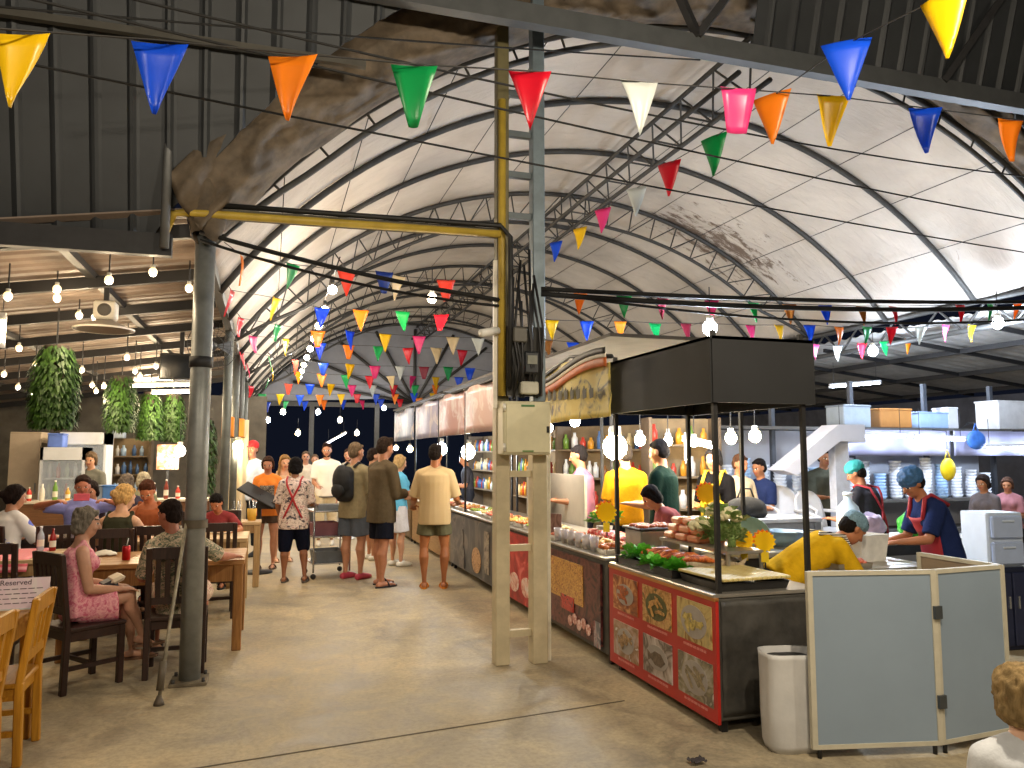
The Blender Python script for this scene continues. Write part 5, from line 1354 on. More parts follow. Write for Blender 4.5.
# --- white sack
t = thing('white_sack', 'tall white plastic sack standing open beside the nearest stall', 'sack', (2.83, 3.8, 0), R_(-12))
def sq(r, z, k):
    out = []
    for i in range(32):
        a = 2*PI*i/32; c, s = math.cos(a), math.sin(a); q = (abs(c)**4+abs(s)**4)**-.25
        w = 1+.05*noise.noise(V((c*2, s*2, z*4+k)))+.03*noise.noise(V((c*5, s*5, z*9)))
        out.append(V((c*q*r*w, s*q*r*.72*w, z)))
    return out
MB().rings([sq(.135, 0, 0), sq(.15, .04, 0), sq(.155, .2, 0), sq(.15, .38, 0), sq(.155, .5, 0), sq(.158, .53, 0), sq(.15, .525, 0), sq(.145, .4, 0), sq(.14, .3, 0)]).build('sack', mat('c9c8c6', .6, 0, .06, 5, .3), t)
MB().rings([sq(.144, .36, 0), sq(.15, .47, 0), sq(.11, .5, 0), sq(.02, .49, 0)]).build('dark_inside', mat('141414', .5), t)  # dark fill closing the open top of the sack
# scraps on the floor
for k, (x, y, l) in enumerate([(697, 764, 'dark crumpled scrap on the floor at the bottom edge of the view'), (640, 494, '')][:1]):
    p = ground(x, y); mb = MB(); mb.slab(lambda u, v: V(((u-.5)*.09, (v-.5)*.06, .008+.02*noise.noise(V((u*5, v*5, k)))+.012)), 8, 6, (0, 0, .003)); tag(mb.build('litter_scrap', mat('3a3438', .7), None, tuple(p)), l, 'litter')

# ================================================================== BACK STALLS
AP = mat('9a1f2c', .7, 0, .1, 10, .1)
def vend(label, px, py, Y_, rz, h, c, hc_='171313', **kw):
    p = atY(px, py, Y_)
    a = dict(top=dict(m=clothm(c), sleeve=.85, loose=.026), bottom=dict(m=clothm('2a2c34'), len=1.8, loose=.02), hair=dict(m=hairm(hc_), style='short'), shoes=dict(m=DARK, kind='shoe'), vox=.0105)
    a.update(kw)
    return person(label, (p.x+kw.get('dx', 0), Y_, 0), R_(rz), h or min(1.78, p.z+.08), kw.pop('skin', 'a8714e'), kw.pop('lean', .02), 0, kw.pop('lean2', .06), kw.pop('head', (0, .2)), kw.pop('arms', arms_fwd), kw.pop('legs', st(.07)), **{k: v for k, v in a.items() if k not in ('dx', 'skin', 'lean', 'lean2', 'head', 'arms')})
vend('man in a pink shirt behind the grey beige partition', 583, 453, 8.6, 60, None, 'a06a84')
vend('man in a yellow shirt seen from behind under the bright stall lamp', 626, 452, 7.9, -10, None, 'b07c14')
vend('person in a dark green shirt behind the high starburst sign', 664, 448, 7.3, 40, None, '0c1f19')
vend('woman in a black top and yellow apron facing the near stall', 716, 456, 7.6, 120, None, '0c0b0c', fem=True, straps=dict(m=mat('d8b81c', .7), bib=True), hair=dict(m=hairm('151212'), style='tied'))
vend('person in a cream top beside the woman with the yellow apron', 737, 462, 8.0, 190, None, 'd8c4a0', hc_='4a3020')
vend('person in navy with a lime bag strap before the white chairs', 762, 466, 8.4, 100, None, '28335a', extras=lambda i: MB().box(i['spine'](.12)+i['R2']*.17, (.1, .16, .2), bev=.04).build('lime_bag', mat('8ad03a', .5), i['root']))
vend('dark haired vendor bending over the pile of crab stick packs', 664, 498, 6.35, 75, 1.42, '8a4a4a', dx=.2, lean=.35, lean2=.6, head=(0, .3), hair=dict(m=hairm('141011'), style='bob', vol=1.1))
# bending man in yellow with a hair net
NET = mat('6f8fa0', .7, 0, .2, 60, .4)
STRP = pattern('stripe_apron', [(0, '1c1c20'), (.5, 'e0dcd0')], 20, 'Z', .8, dist=.2)
p = atY(786, 560, 5.0)
person('man in a yellow shirt and blue grey hair net bending over the work surface', (3.58, 4.86, 0), R_(-100), 1.6, 'b0714a', .95, 0, 1.1, (R_(0), .1),
       ((D(-.15, .25, -1), D(.35, .95, .1)), (D(.2, .45, -.9), D(-.25, 1, .05))), st(.07), pz=.74, top=dict(m=clothm('d0a41c'), sleeve=.9, loose=.028), bottom=dict(m=clothm('22242c'), len=1.8), hair=dict(m=hairm('1a1512'), style='short'), cap=dict(m=NET, name='hair_net', rough=.008), shoes=dict(m=DARK, kind='shoe'), vox=.0075, hands='grip',
       straps=dict(m=STRP, bib=True))
p = atY(905, 485, 5.0)
person('woman in a navy shirt, red apron and blue hair net working with bowed head', (p.x+.42, 5.05, 0), R_(78), 1.56, 'a86c4a', .15, 0, .5, (R_(5), .3),
       ((D(-.1, .4, -.95), D(.25, .95, -.1)), (D(.15, .3, -1), D(-.25, 1, -.15))), st(.06), top=dict(m=clothm('1e2a52'), sleeve=.85, loose=.026), bottom=dict(m=clothm('243a60'), len=1.8), hair=dict(m=hairm('1a1512'), style='short'), cap=dict(m=mat('2f5a86', .7, 0, .2, 50, .4), name='hair_net', k=1.14, rough=.012), shoes=dict(m=DARK, kind='shoe'), vox=.0075, fem=True, hands='grip', straps=dict(m=AP, bib=True))
p = atY(868, 470, 6.4)
person('cook in a dark grey shirt with a teal cap and crossed red apron straps', (p.x, 6.4, 0), R_(22), 1.56, 'a86c4a', .05, 0, .2, (R_(20), .3), arms_fwd, st(.06), top=dict(m=clothm('34343a'), sleeve=.9, loose=.03), bottom=dict(m=clothm('22242c'), len=1.8), hair=dict(m=hairm('1a1512'), style='short'), cap=dict(m=mat('2f9a98', .7, 0, .15, 50, .3), name='cap', k=1.08, rough=.006), shoes=dict(m=DARK, kind='shoe'), vox=.0085, straps=dict(m=AP, cross=True))
vend('dark haired woman in grey behind the white drawer tower', 985, 482, 7.4, 100, None, '6a6468', hc_='2a201c', hair=dict(m=hairm('2a201c'), style='bob', vol=1.08), fem=True)
vend('brown haired woman in rose behind the white drawer tower, the further one', 1008, 484, 8.0, 120, None, '9a6a70', hc_='4a342a', hair=dict(m=hairm('4a342a'), style='tied', vol=1.05), fem=True)
vend('person in dark olive standing at the hanging bags near the white awning', 822, 455, 8.8, 170, None, '55564a')

# work surfaces
make_table('work_table', 'steel prep table in front of the cook in navy', 3.75, 4.72, 4.55, 5.2, STEELTOP, BLACK, z=.82)
t = make_table('work_table', 'pale blue topped table behind the bending man in yellow', 4.0, 5.5, 6.75, 7.35, mat('b4bccb', .4), mat('8a93a4', .5), z=.98, ap=.2)
bk = MB(); bk.ball((0, 0, .1), (.24, .14, .12)); bk.box((0, 0, .05), (.42, .24, .1), bev=.04)
t = thing('shopping_bag', 'black bulky bag lying on the pale blue table', 'bag', (4.75, 7.0, .98)); o = bpy.data.objects.new('bag_body', remesh(bk, .015, 'bag_body', mat('0b0c0d', .9, 0, .2, 8, .3))); COL.objects.link(o); o.parent = t
MB().tube([(-.1, 0, .2), (-.06, 0, .3), (.06, 0, .3), (.1, 0, .2)], .01, 6).build('handle', DARK, t)
# white foam box held by the cook
t = thing('foam_box', 'white foam box in the hands of the cook in navy', 'box', (4.42, 4.98, .82), .15)
mb = MB(); mb.rings([[V((sx*.15*k, sy*.12*k, z)) for sx, sy in ((-1, -1), (1, -1), (1, 1), (-1, 1))] for k, z in ((.85, 0), (1, .2), (1.03, .2), (.94, .2), (.8, .02))], smooth=False); mb.build('box_body', mat('e2e0da', .6), t)
# more basins and trays on the prep tables
bowl('steel bowl on the prep table near the hands of the man in yellow', (4.05, 4.95, .82), .14, .09, SS)
foodtray('tray of sliced meat on the prep table by the steel bowl', 4.0, 4.68, .82, .3, .2, 3)
bowl('blue plastic basin behind the foam box', (4.35, 5.75, .85), .18, .12, mat('7d98b8', .4))
# white plastic chairs
def plastic_chair(label, loc, rz):
    t = thing('plastic_chair', label, 'chair', loc, rz, 'white plastic chairs')
    W_ = mat('d4d6dc', .4, 0, .04)
    MB().slab(lambda u, v: V(((u-.5)*.44, (v-.5)*.42, .43+.02*((2*u-1)**2))), 8, 8, (0, 0, .02)).build('seat', W_, t)
    def bk(u, v): a = (u-.5)*2; return V((a*(.22-.03*v*v), -.2-.09*v+.04*a*a, .45+.45*v*(1-.22*abs(a)**3*v)))
    MB().slab(bk, 12, 10, (0, -.02, 0)).build('backrest', W_, t)
    for sx in (-1, 1):
        for sy in (-1, 1): MB().bar((sx*.2, sy*.19, .44), (sx*.24, sy*.22, 0), .045, .03).build('leg', W_, t)
        MB().tube([(sx*.22, -.22, .66), (sx*.25, .0, .66), (sx*.24, .18, .62), (sx*.21, .19, .44)], .02, 8).build('armrest', W_, t)
a = atY(790, 495, 8.0); plastic_chair('white plastic chair whose round back shows beside the pale blue table', (a.x, 8.0, a.z-.8), R_(170))
a = atY(823, 500, 7.7); plastic_chair('white plastic chair whose round back shows beside the thin black stall post', (a.x, 7.7, a.z-.8), R_(185))
t = thing('platform', 'low wooden platform carrying the white plastic chairs', 'platform', (6.2, 7.85, 0)); MB().box((0, 0, .15), (2.0, 1.0, .26), bev=.01).build('deck', wood('6a5236', '8a6e4a', 0), t)
for sx in (-.9, .9): MB().box((sx, 0, .02), (.08, .9, .04)).build('foot', BLACK, t)
# drawer tower
p = atY(996, 565, 5.2)
t = thing('drawer_tower', 'white plastic drawer tower beside the cook in navy', 'drawers', (p.x, 5.2, .68), R_(-6))
PL = mat('c4d2e6', .35, 0, .04)
MB().box((0, .03, .23), (.36, .3, .46), bev=.012).build('carcass', PL, t)
for z in (.12, .34):
    d = MB().box((.0, -.13, z), (.31, .04, .19), bev=.012).build('drawer', mat('aebfe0', .25, 0, .04), t); MB().box((0, -.155, z+.05), (.12, .02, .02), bev=.006).build('handle', PL, d)
t = thing('storage_cabinet', 'dark navy cabinet under the white drawer tower', 'cabinet', (p.x, 5.25, 0), R_(-6))
MB().box((0, .02, .34), (.6, .44, .68), bev=.01).build('carcass', mat('1c2238', .5), t)
for s in (-1, 1):
    d = MB().box((s*.145, -.21, .34), (.27, .02, .6), bev=.005).build('door', mat('262c48', .45), t); MB().box((-s*.1+s*.145, -.225, .4), (.015, .02, .1)).build('handle', SS, d)
t = make_table('work_table', 'long steel table beyond the cook in navy', 5.2, 6.6, 5.75, 6.4, STEELTOP, BLACK, z=.85)
bag_ = MB(); bag_.ball((0, 0, .1), (.18, .13, .12), 14, 10)
for k, (x, y, c, l) in enumerate([(5.45, 6.05, 'b8a8c4', 'lilac plastic bag on the long steel table'), (5.95, 6.0, '3aa83a', 'green plastic bag on the long steel table')]):
    t = thing('plastic_bag', l, 'bag', (x, y, .85)); me = remesh(bag_, .016, 'bag', mat(c, .4, 0, .2, 8, .3)); 
    for v in me.vertices: v.co *= 1+.25*noise.noise(v.co*14+V((k, 0, 0)))
    for v in me.vertices: v.co.z = max(v.co.z, .0)
    o = bpy.data.objects.new('bag_body', me); COL.objects.link(o); o.parent = t
# --- supply stall with white sheets, shelves and stacks
YS = 8.9
t = thing('supply_stall', 'shelf frame of the supply stall with white sheets at the back', 'market stall', (7.6, YS, 0))
for x in (-2.25, -.9, .45, 1.8, 3.1): MB().box((x, .3, 1.35), (.06, .06, 2.7)).build('post', mat('50545c', .5, .3), t)
for z in (.55, .98, 2.0): MB().box((.45, .3, z), (5.4, .6, .04)).build('shelf', mat('5c5a58', .6), t)
MB().box((.45, .62, 1.0), (5.4, .03, 2.0)).build('back_board', mat('b8bcc8', .7, 0, .06, 2), t)
for z, (px0, px1, l) in enumerate([(846, 948, 'pale lavender sheet hung in front of the supply stall'), (952, 1040, 'pale lavender sheet hung in front of the supply stall nearest the frame edge')]):
    a, b_ = atY(px0, 425, YS-.1), atY(px1, 425, YS-.1)
    mb = MB(); w_ = b_.x-a.x; mb.slab(lambda u, v: V(((u-.5)*w_, .012*math.sin(u*22), -v*.36)), 30, 4, (0, .006, 0))
    t2 = thing('hanging_sheet', l, 'sheet', ((a.x+b_.x)/2, YS-.12, 1.98)); mb.build('cloth', mat('8f8fac', .7, 0, .05, 3), t2)
rr = random.Random(12)
CUPW = mat('e4e8f0', .5, 0, .04); CUPB = mat('a9c8e8', .5, 0, .04)
NUM = ['first', 'second', 'third', 'fourth', 'fifth', 'sixth', 'seventh', 'eighth', 'ninth', 'tenth', 'eleventh', 'twelfth', 'thirteenth', 'fourteenth', 'fifteenth', 'sixteenth', 'seventeenth', 'eighteenth']
for k in range(18):
    x = 5.55+.28*k; n = rr.randint(8, 13); r = rr.uniform(.075, .1); me = None
    for q in range(n):
        loc = (x+rr.uniform(-.006, .006), YS+.12, 1.0+.045*q)
        if me is None:
            o = MB().lathe([(r*.72, 0), (r, .05), (r*.96, .05), (r*.66, .008)], seg=14).build('bowl', CUPB if k % 4 == 2 else CUPW, None, loc); me = o.data
        else:
            o = bpy.data.objects.new('bowl', me); COL.objects.link(o); o.location = loc
        tag(o, '%s bowl in the %s bowl stack along the supply shelf' % ('pale blue' if k % 4 == 2 else 'white', NUM[k]), 'bowl', '%s stack of bowls on the supply stall' % NUM[k])
def crate(label, px, py, Y_, w, d, h, c, name='box', lid=None, sit=None, alpha=1.):
    p = atY(px, py, Y_); t = thing(name, label, 'box', (p.x, Y_, sit if sit is not None else p.z-h/2), rr.uniform(-.1, .1))
    mb = MB().box((0, 0, h/2), (w, d, h), bev=.012); mb.build('box_body', mat(c, .5, 0, .08, 6, .05, alpha=alpha), t)
    mb = MB().box((0, 0, h+.008), (w*1.03, d*1.03, .03), bev=.008); mb.build('lid', mat(lid or c, .5), t)
YT = YS+.25
crate('translucent grey tub on top of the supply shelf', 848, 410, YT, .5, .35, .3, '9aa6b2', lid='7a8490', sit=2.02)
crate('brown cardboard box on top of the supply shelf', 886, 412, YT, .55, .4, .26, 'a8743c', sit=2.02)
crate('pale blue tub on top of the supply shelf', 922, 413, YT, .6, .4, .22, '9ab4d8', lid='8aa0c4', sit=2.02)
crate('large white box on top of the supply shelf at the frame edge', 1006, 398, YT, .85, .4, .42, 'd8d8da', sit=2.02)
crate('small white box stacked beside the brown cardboard box', 944, 395, YT, .2, .3, .3, 'd0d2da', sit=2.02)
bottle('big pale jug standing on the long steel table', (5.35, 6.2, .85), .42, .11, mat('cfe4f0', .3, 0, .05), mat('e8f0f4', .4))
t = thing('yellow_bag', 'yellow bag hanging at the supply stall above the cook in navy', 'bag', tuple(atY(948, 468, 8.66)))
MB().tube([(0, 0, .25), (0, .0, 1.97-t.location.z), (0, .26, 2.0-t.location.z)], .006, 6).build('hanging_cord', DARK, t)
mb = MB(); mb.ball((0, 0, -.02), (.13, .06, .16), 14, 10); mb.build('bag_body', mat('e8c81c', .5, 0, .12, 10, .3), t); MB().tube([(-.06, 0, .1), (0, 0, .26), (.06, 0, .1)], .008, 6).build('handle', mat('e8c81c', .5), t)
t = thing('blue_bag', 'blue bag hanging before the lavender sheet', 'bag', tuple(atY(976, 440, 8.66)))
MB().tube([(0, 0, .23), (0, .1, .26), (0, .26, 2.0-t.location.z)], .006, 6).build('hanging_cord', DARK, t)
mb = MB(); mb.ball((0, 0, 0), (.17, .06, .14), 14, 10); mb.build('bag_body', mat('3a6ab8', .5, 0, .2, 8, .3), t); MB().tube([(-.06, 0, .1), (0, 0, .24), (.06, 0, .1)], .008, 6).build('handle', mat('3a6ab8', .5), t)
# white awning
a = [atY(775, 470, 7.9), atY(830, 425, 7.9), atY(856, 425, 7.9), atY(845, 500, 7.9)]
t = thing('white_awning', 'white sloping awning arm beyond the thin black stall post', 'awning', (a[0].x, 7.9, 0))
mb = MB(); poly = [a[0], a[1], a[2], V((a[2].x, 7.9, a[2].z-.22)), V((a[1].x+.02, 7.9, a[1].z-.2)), V((a[0].x+.2, 7.9, a[0].z-.06))]
mb.prism([p-V((a[0].x, 7.9, 0)) for p in poly], (0, .3, 0)); mb.build('awning_cloth', mat('d4d6e2', .7, 0, .04, 3), t)
q = atY(838, 440, 7.9); MB().box((q.x-a[0].x, 0, q.z/2), (.2, .12, q.z)).build('awning_leg', mat('c8ccd8', .5), t)
# stock on the stalls behind the lamps: shelves with bottles
def shelf_unit(label, x, y, rz, w, zs, seed, hs=(.16, .26), cols=('8a5a2c', 'b83a2a', 'd8c8a0', '6a8a3a', 'c88a2c', 'd8d8d8', '4a6a9a')):
    t = thing('stock_shelf', label, 'shelf', (x, y, 0), rz)
    h = zs[-1]+.35
    for s in (-1, 1): MB().box((s*w/2, 0, h/2), (.04, .35, h)).build('side_panel', mat('6a5a48', .6), t)
    MB().box((0, .17, h/2), (w, .02, h)).build('back_panel', mat('8a7658', .7, 0, .2, 4), t)
    for z in zs: MB().box((0, 0, z), (w, .34, .025)).build('shelf_board', mat('7a6a54', .6), t)
    M_ = Matrix.Rotation(rz, 3, 'Z'); r2 = random.Random(seed)
    for j, z in enumerate(zs):
        xx = -w/2+.08; q = 0
        while xx < w/2-.08:
            h_ = r2.uniform(*hs); r = r2.uniform(.03, .05); c = r2.choice(cols)
            p = M_ @ V((xx, -.05, 0))
            o = MB().lathe([(r, 0), (r, h_*.65), (r*.5, h_*.8), (r*.45, h_)], seg=10).build('bottle', mat(c, .3), None, (x+p.x, y+p.y, z+.013))
            tag(o, '%s bottle on the %s' % ({'8a5a2c': 'brown', 'b83a2a': 'red', 'd8c8a0': 'cream', '6a8a3a': 'green', 'c88a2c': 'amber', 'd8d8d8': 'white', '4a6a9a': 'blue', 'a8c4e4': 'pale blue'}[c], label), 'bottle', 'stock on the '+label)
            xx += r*2+r2.uniform(.02, .09)
shelf_unit('stock shelf behind the man in the yellow shirt', 4.6, 9.9, R_(-60), 1.8, (.9, 1.3, 1.7), 1)
shelf_unit('stock shelf behind the woman with the yellow apron', 5.0, 8.75, R_(-10), .9, (.95, 1.35, 1.75), 2)
shelf_unit('stock shelf behind the far counter', 4.4, 12.2, R_(-90), 2.6, (.9, 1.3, 1.7), 3)
shelf_unit('stock shelf behind the last counter', 4.5, 15.8, R_(-90), 2.6, (.9, 1.3, 1.7), 4)
p = atY(105, 470, 16.5)
shelf_unit('pale blue lit shelf at the rear of the dining shed', p.x, 16.5, 0, 1.6, (.9, 1.25, 1.6), 5, cols=('d8d8d8', 'a8c4e4', '4a6a9a', 'd8d8d8', 'd8c8a0'))
# ================================================================== BUNTING
CORD = mat('22201e', .7)
def bunting(label, pts, flags, w=.2, h=.28, seed=0, group=None, cord=CORD):
    """pts: cord polyline; flags: list of (point, colour, yaw twist, lift, cut)"""
    t = thing('pennant_string', label, 'bunting', tuple(V(pts[0])), 0, group); o0 = V(pts[0])
    MB().tube([V(p)-o0 for p in pts], .004, 5).build('cord', cord, t)
    rr = random.Random(seed)
    for p, d, c, tw, lift, cut in flags:
        p = V(p)-o0; d = V(d).normalized(); dd = rotv(d, (0, 0, 1), tw)
        dn = rotv(V((0, 0, -1)), dd, lift); n_ = dd.cross(dn)
        a, b_ = p-dd*w/2, p+dd*w/2
        k = 5; mb = MB()
        fn = lambda u, v: a.lerp(b_, .5+(u-.5)*(1-v*(1-cut)))+dn*h*v*(1 if cut < .3 else .85)+n_*(.02*math.sin(v*3+seed+p.x)+.012*math.sin(u*PI))
        mb.slab(fn, 4, 6, n_*.0016)
        mb.build('pennant', flagmat(c), t, label=FN[c]+' pennant')
    return t
def along(pts, n0=None):
    pts = [V(p) for p in pts]
    out = []
    for i, p in enumerate(pts): d = pts[min(i+1, len(pts)-1)]-pts[max(i-1, 0)]; d.z = 0; out.append((p, d))
    return out
# front string
spec = [(17, 30, 2.95, 'y'), (158, 40, 3.0, 'b'), (291, 53, 3.08, 'o'), (414, 64, 3.2, 'g'), (530, 71, 3.3, 'r'), (638, 82, 3.4, 'w'), (737, 89, 3.5, 'p'), (832, 96, 3.55, 'y'), (925, 108, 3.65, 'b'), (1012, 119, 3.75, 'o')]
P_ = [atY(x, y, Y_) for x, y, Y_, c in spec]
ends = [atY(-60, 24, 2.9)]+P_+[atY(1120, 132, 3.9)]
A_ = along(ends)[1:-1]
bunting('front string of large flat pennants passing the red one at the centre posts', ends, [(p, V((.96, -.28, 0)), s[3], rr2, l, cut) for (p, d), s, rr2, l, cut in zip(A_, spec, (0, .1, -.1, .05, 0, .2, .1, .1, -.1, .2), (0, .05, 0, .05, 0, -.1, 0, .1, 0, .1), (.02, .08, .08, .2, .02, .02, .55, .12, .12, .2))], .205, .285, 1)
# string running away under the vault
spec = [(948, -6, 2.75, 'y', .1), (846, 44, 3.3, 'b', .9), (773, 96, 4.1, 'o', .75), (715, 137, 5.3, 'g', .6), (670, 163, 6.3, 'r', .7), (637, 188, 7.6, 'w', .8), (603, 209, 9.0, 'p', .7), (580, 228, 10.2, 'y', .6), (556, 242, 11.3, 'b', .7)]
P_ = [atY(x, y, Y_) for x, y, Y_, c, tw in spec]
ends = [atY(1010, -40, 2.4)]+P_+[atY(535, 262, 13.4)]
A_ = along(ends)[1:-1]
bunting('string of twisted pennants running away from the big yellow one up under the vault', ends, [(p, d, s[3], s[4], .15, .05) for (p, d), s in zip(A_, spec)], .26, .34, 2)
# strings across the aisle
rows = [(8.6, [(240, 254, 'o'), (292, 264, 'g'), (347, 271, 's'), (384, 272, 'n'), (398, 276, 'c'), (446, 280, 's')]),
        (10.2, [(231, 290, 'r'), (276, 298, 'y'), (322, 308, 'b'), (361, 310, 'o'), (403, 311, 'g'), (441, 314, 'r')]),
        (11.7, [(241, 318, 'r'), (279, 325, 'g'), (318, 331, 'o'), (351, 331, 'b'), (386, 334, 'y'), (419, 336, 'p'), (453, 337, 'c'), (478, 338, 'w')]),
        (13.2, [(254, 336, 'p'), (287, 339, 'y'), (320, 343, 'b'), (349, 345, 'o'), (379, 346, 'g'), (408, 348, 'r'), (436, 348, 'c'), (462, 350, 'r')]),
        (14.8, [(243, 352, 'r'), (270, 356, 'g'), (296, 360, 's'), (324, 363, 'b'), (350, 364, 'y'), (375, 366, 'p'), (400, 366, 'w'), (424, 367, 'm'), (448, 367, 'g'), (470, 368, 'b')]),
        (16.4, [(247, 362, 'p'), (272, 367, 'y'), (297, 371, 'o'), (322, 374, 'o'), (346, 375, 'g'), (370, 376, 'r'), (391, 376, 'c'), (413, 376, 'p'), (436, 377, 'y'), (459, 377, 'b')]),
        (18.2, [(251, 386, 'r'), (268, 378, 'g'), (288, 384, 's'), (310, 384, 'b'), (331, 384, 'y'), (352, 385, 'p'), (373, 385, 'w'), (394, 385, 'r'), (415, 385, 'g'), (436, 385, 'o')]),
        (20.5, [(262, 394, 'g'), (280, 394, 'y'), (300, 395, 'b'), (320, 395, 'o'), (341, 394, 'y'), (357, 394, 'r'), (376, 394, 'b'), (395, 394, 'o'), (414, 393, 'b'), (433, 393, 'y')]),
        (22.8, [(268, 402, 'b'), (286, 401, 'g'), (305, 401, 'b'), (324, 400, 'o'), (343, 400, 'b'), (362, 400, 'p'), (381, 399, 'b'), (400, 399, 'r'), (419, 398, 'o')])]
ORD = ['nearest', 'second', 'third', 'fourth', 'fifth', 'sixth', 'seventh', 'eighth', 'farthest']
for k, (Y_, fl) in enumerate(rows):
    rr = random.Random(k)
    P_ = [atY(x, y, Y_+rr.uniform(-.25, .25)-(1.7 if x < 258 else .6 if x < 280 else 0)) for x, y, c in fl]
    a = V((-.5, P_[0].y-.1, P_[0].z+.12)); b_ = V((max(2.7, P_[-1].x+.5), Y_, P_[-1].z-.05))
    ends = [a]+P_+[b_]
    A_ = along(ends)[1:-1]
    bunting('%s string of small pennants over the aisle, counted from the camera, %s to %s' % (ORD[k], FN[fl[0][2]], FN[fl[-1][2]]), ends, [(p, d, f[2], rr.uniform(-.5, .5), rr.uniform(-.2, .2), rr.choice((.05, .1, .3))) for (p, d), f in zip(A_, fl)], .215, .285, 10+k)
# strings over the stalls
rows = [(6.6, [(580, 292, 'o'), (624, 296, 'g'), (663, 298, 'm'), (712, 300, 'p'), (755, 302, 'g'), (790, 304, 't'), (826, 305, 'b'), (862, 306, 't'), (893, 306, 'r'), (959, 305, 'r'), (988, 303, 'g'), (1016, 301, 'o')], 'string of small pennants hung along the thick cable bundle over the stalls'),
        (7.8, [(552, 320, 'y'), (587, 321, 'b'), (621, 321, 'o'), (656, 323, 'g'), (687, 323, 'm'), (751, 325, 'p'), (779, 325, 'y'), (809, 325, 'b'), (838, 327, 'o'), (866, 327, 'g'), (891, 327, 'r'), (920, 327, 'w'), (945, 325, 'p'), (972, 325, 'y')], 'lower string of small pennants behind the thick cable bundle over the stalls'),
        (9.6, [(548, 340, 't'), (573, 342, 'b'), (600, 344, 'g'), (815, 344, 'p'), (837, 346, 'w'), (862, 343, 'r'), (885, 341, 'g'), (907, 339, 'o')], 'third and lowest string of small pennants, passing behind the black box canopy')]
for k, (Y_, fl, l) in enumerate(rows):
    rr = random.Random(40+k)
    P_ = [atY(x, y, Y_) for x, y, c in fl]
    ends = [V((2.2, Y_, P_[0].z+.05))]+P_+[V((9.1, Y_, P_[-1].z+.15))]
    if k: ends[0] = P_[0]+V((-.5, 0, .05))
    A_ = along(ends)[1:-1]
    bunting(l, ends, [(p, d, f[2], rr.uniform(-.3, .3), rr.uniform(-.1, .1), .06) for (p, d), f in zip(A_, fl)], .15+.012*k, .21+.015*k, 30+k)

# ================================================================== LAMPS
WARM, COOL, WHT = (1, .78, .5), (.72, .84, 1), (1, .93, .82)
def plight(name, loc, col, w, r=.06, parent=None):
    l = bpy.data.lights.new(name, 'POINT'); l.color = col; l.energy = w; l.shadow_soft_size = r
    o = bpy.data.objects.new(name, l); COL.objects.link(o)
    if parent: o.parent = parent
    o.location = loc
    return o
def bulb_lamp(label, loc, col, hx, w, r=.05, drop=.25, em=30, name='hanging_bulb', glass=True, group=None):
    """a bulb on a short flex: cord, socket, glowing bulb and the light it gives"""
    t = thing(name, label, 'lamp', tuple(loc), 0, group)
    MB().tube([(0, 0, r*1.6), (0, 0, r*1.6+drop)], .006, 6).build('flex', DARK, t)
    MB().lathe([(r*.5, r*.8), (r*.52, r*1.7), (r*.2, r*1.8)], seg=12).build('socket', mat('c8c4b8', .5), t)
    MB().ball((0, 0, 0), (r, r, r*1.1), 14, 10).build('bulb', glow(hx, em), t)
    if w: plight('bulb_light', (0, 0, -r*1.5), col, w, r*.9, t)
    return t
# festoon down the middle of the aisle
fp = [V((.66, 9.3+1.35*k, 3.6)) for k in range(9)]
t = thing('festoon', 'string of warm bulbs running down the middle of the aisle toward the dark end', 'string lights', (.66, 8.6, 3.75))
MB().tube([V((0, -.3, .0))]+[p-V((.66, 8.6, 3.75))+V((0, 0, .15)) for p in fp]+[V((0, 12.6, 0))], .008, 6).build('cord', DARK, t)
for k, p in enumerate(fp):
    q = p-V((.66, 8.6, 3.75))
    b_ = MB().ball(q, .055, 12, 8).build('bulb', glow('ffe2b0', 45), t); MB().lathe([(.022, .05), (.024, .13)], tuple(q), 10).build('socket', DARK, b_)
    plight('festoon_light', tuple(q-V((0, 0, .1))), WHT, 30, .06, t)
bulb_lamp('bright warm bulb over the aisle left of the centre posts', atY(432, 298, 9.5), WARM, 'ffe8c0', 70, .06, .3, 20)
# cool lamps over the stalls
for x, y, Y_, w, l in [(710, 328, 6.6, 170, 'bright bluish lamp just above the black box canopy'), (998, 323, 7.4, 170, 'bright bluish lamp at the frame edge above the stalls'), (873, 351, 9.3, 110, 'smaller bluish lamp under the lean-to roof')]:
    bulb_lamp(l, atY(x, y, Y_), COOL, 'cfe2ff', w, .07, .3, 90)
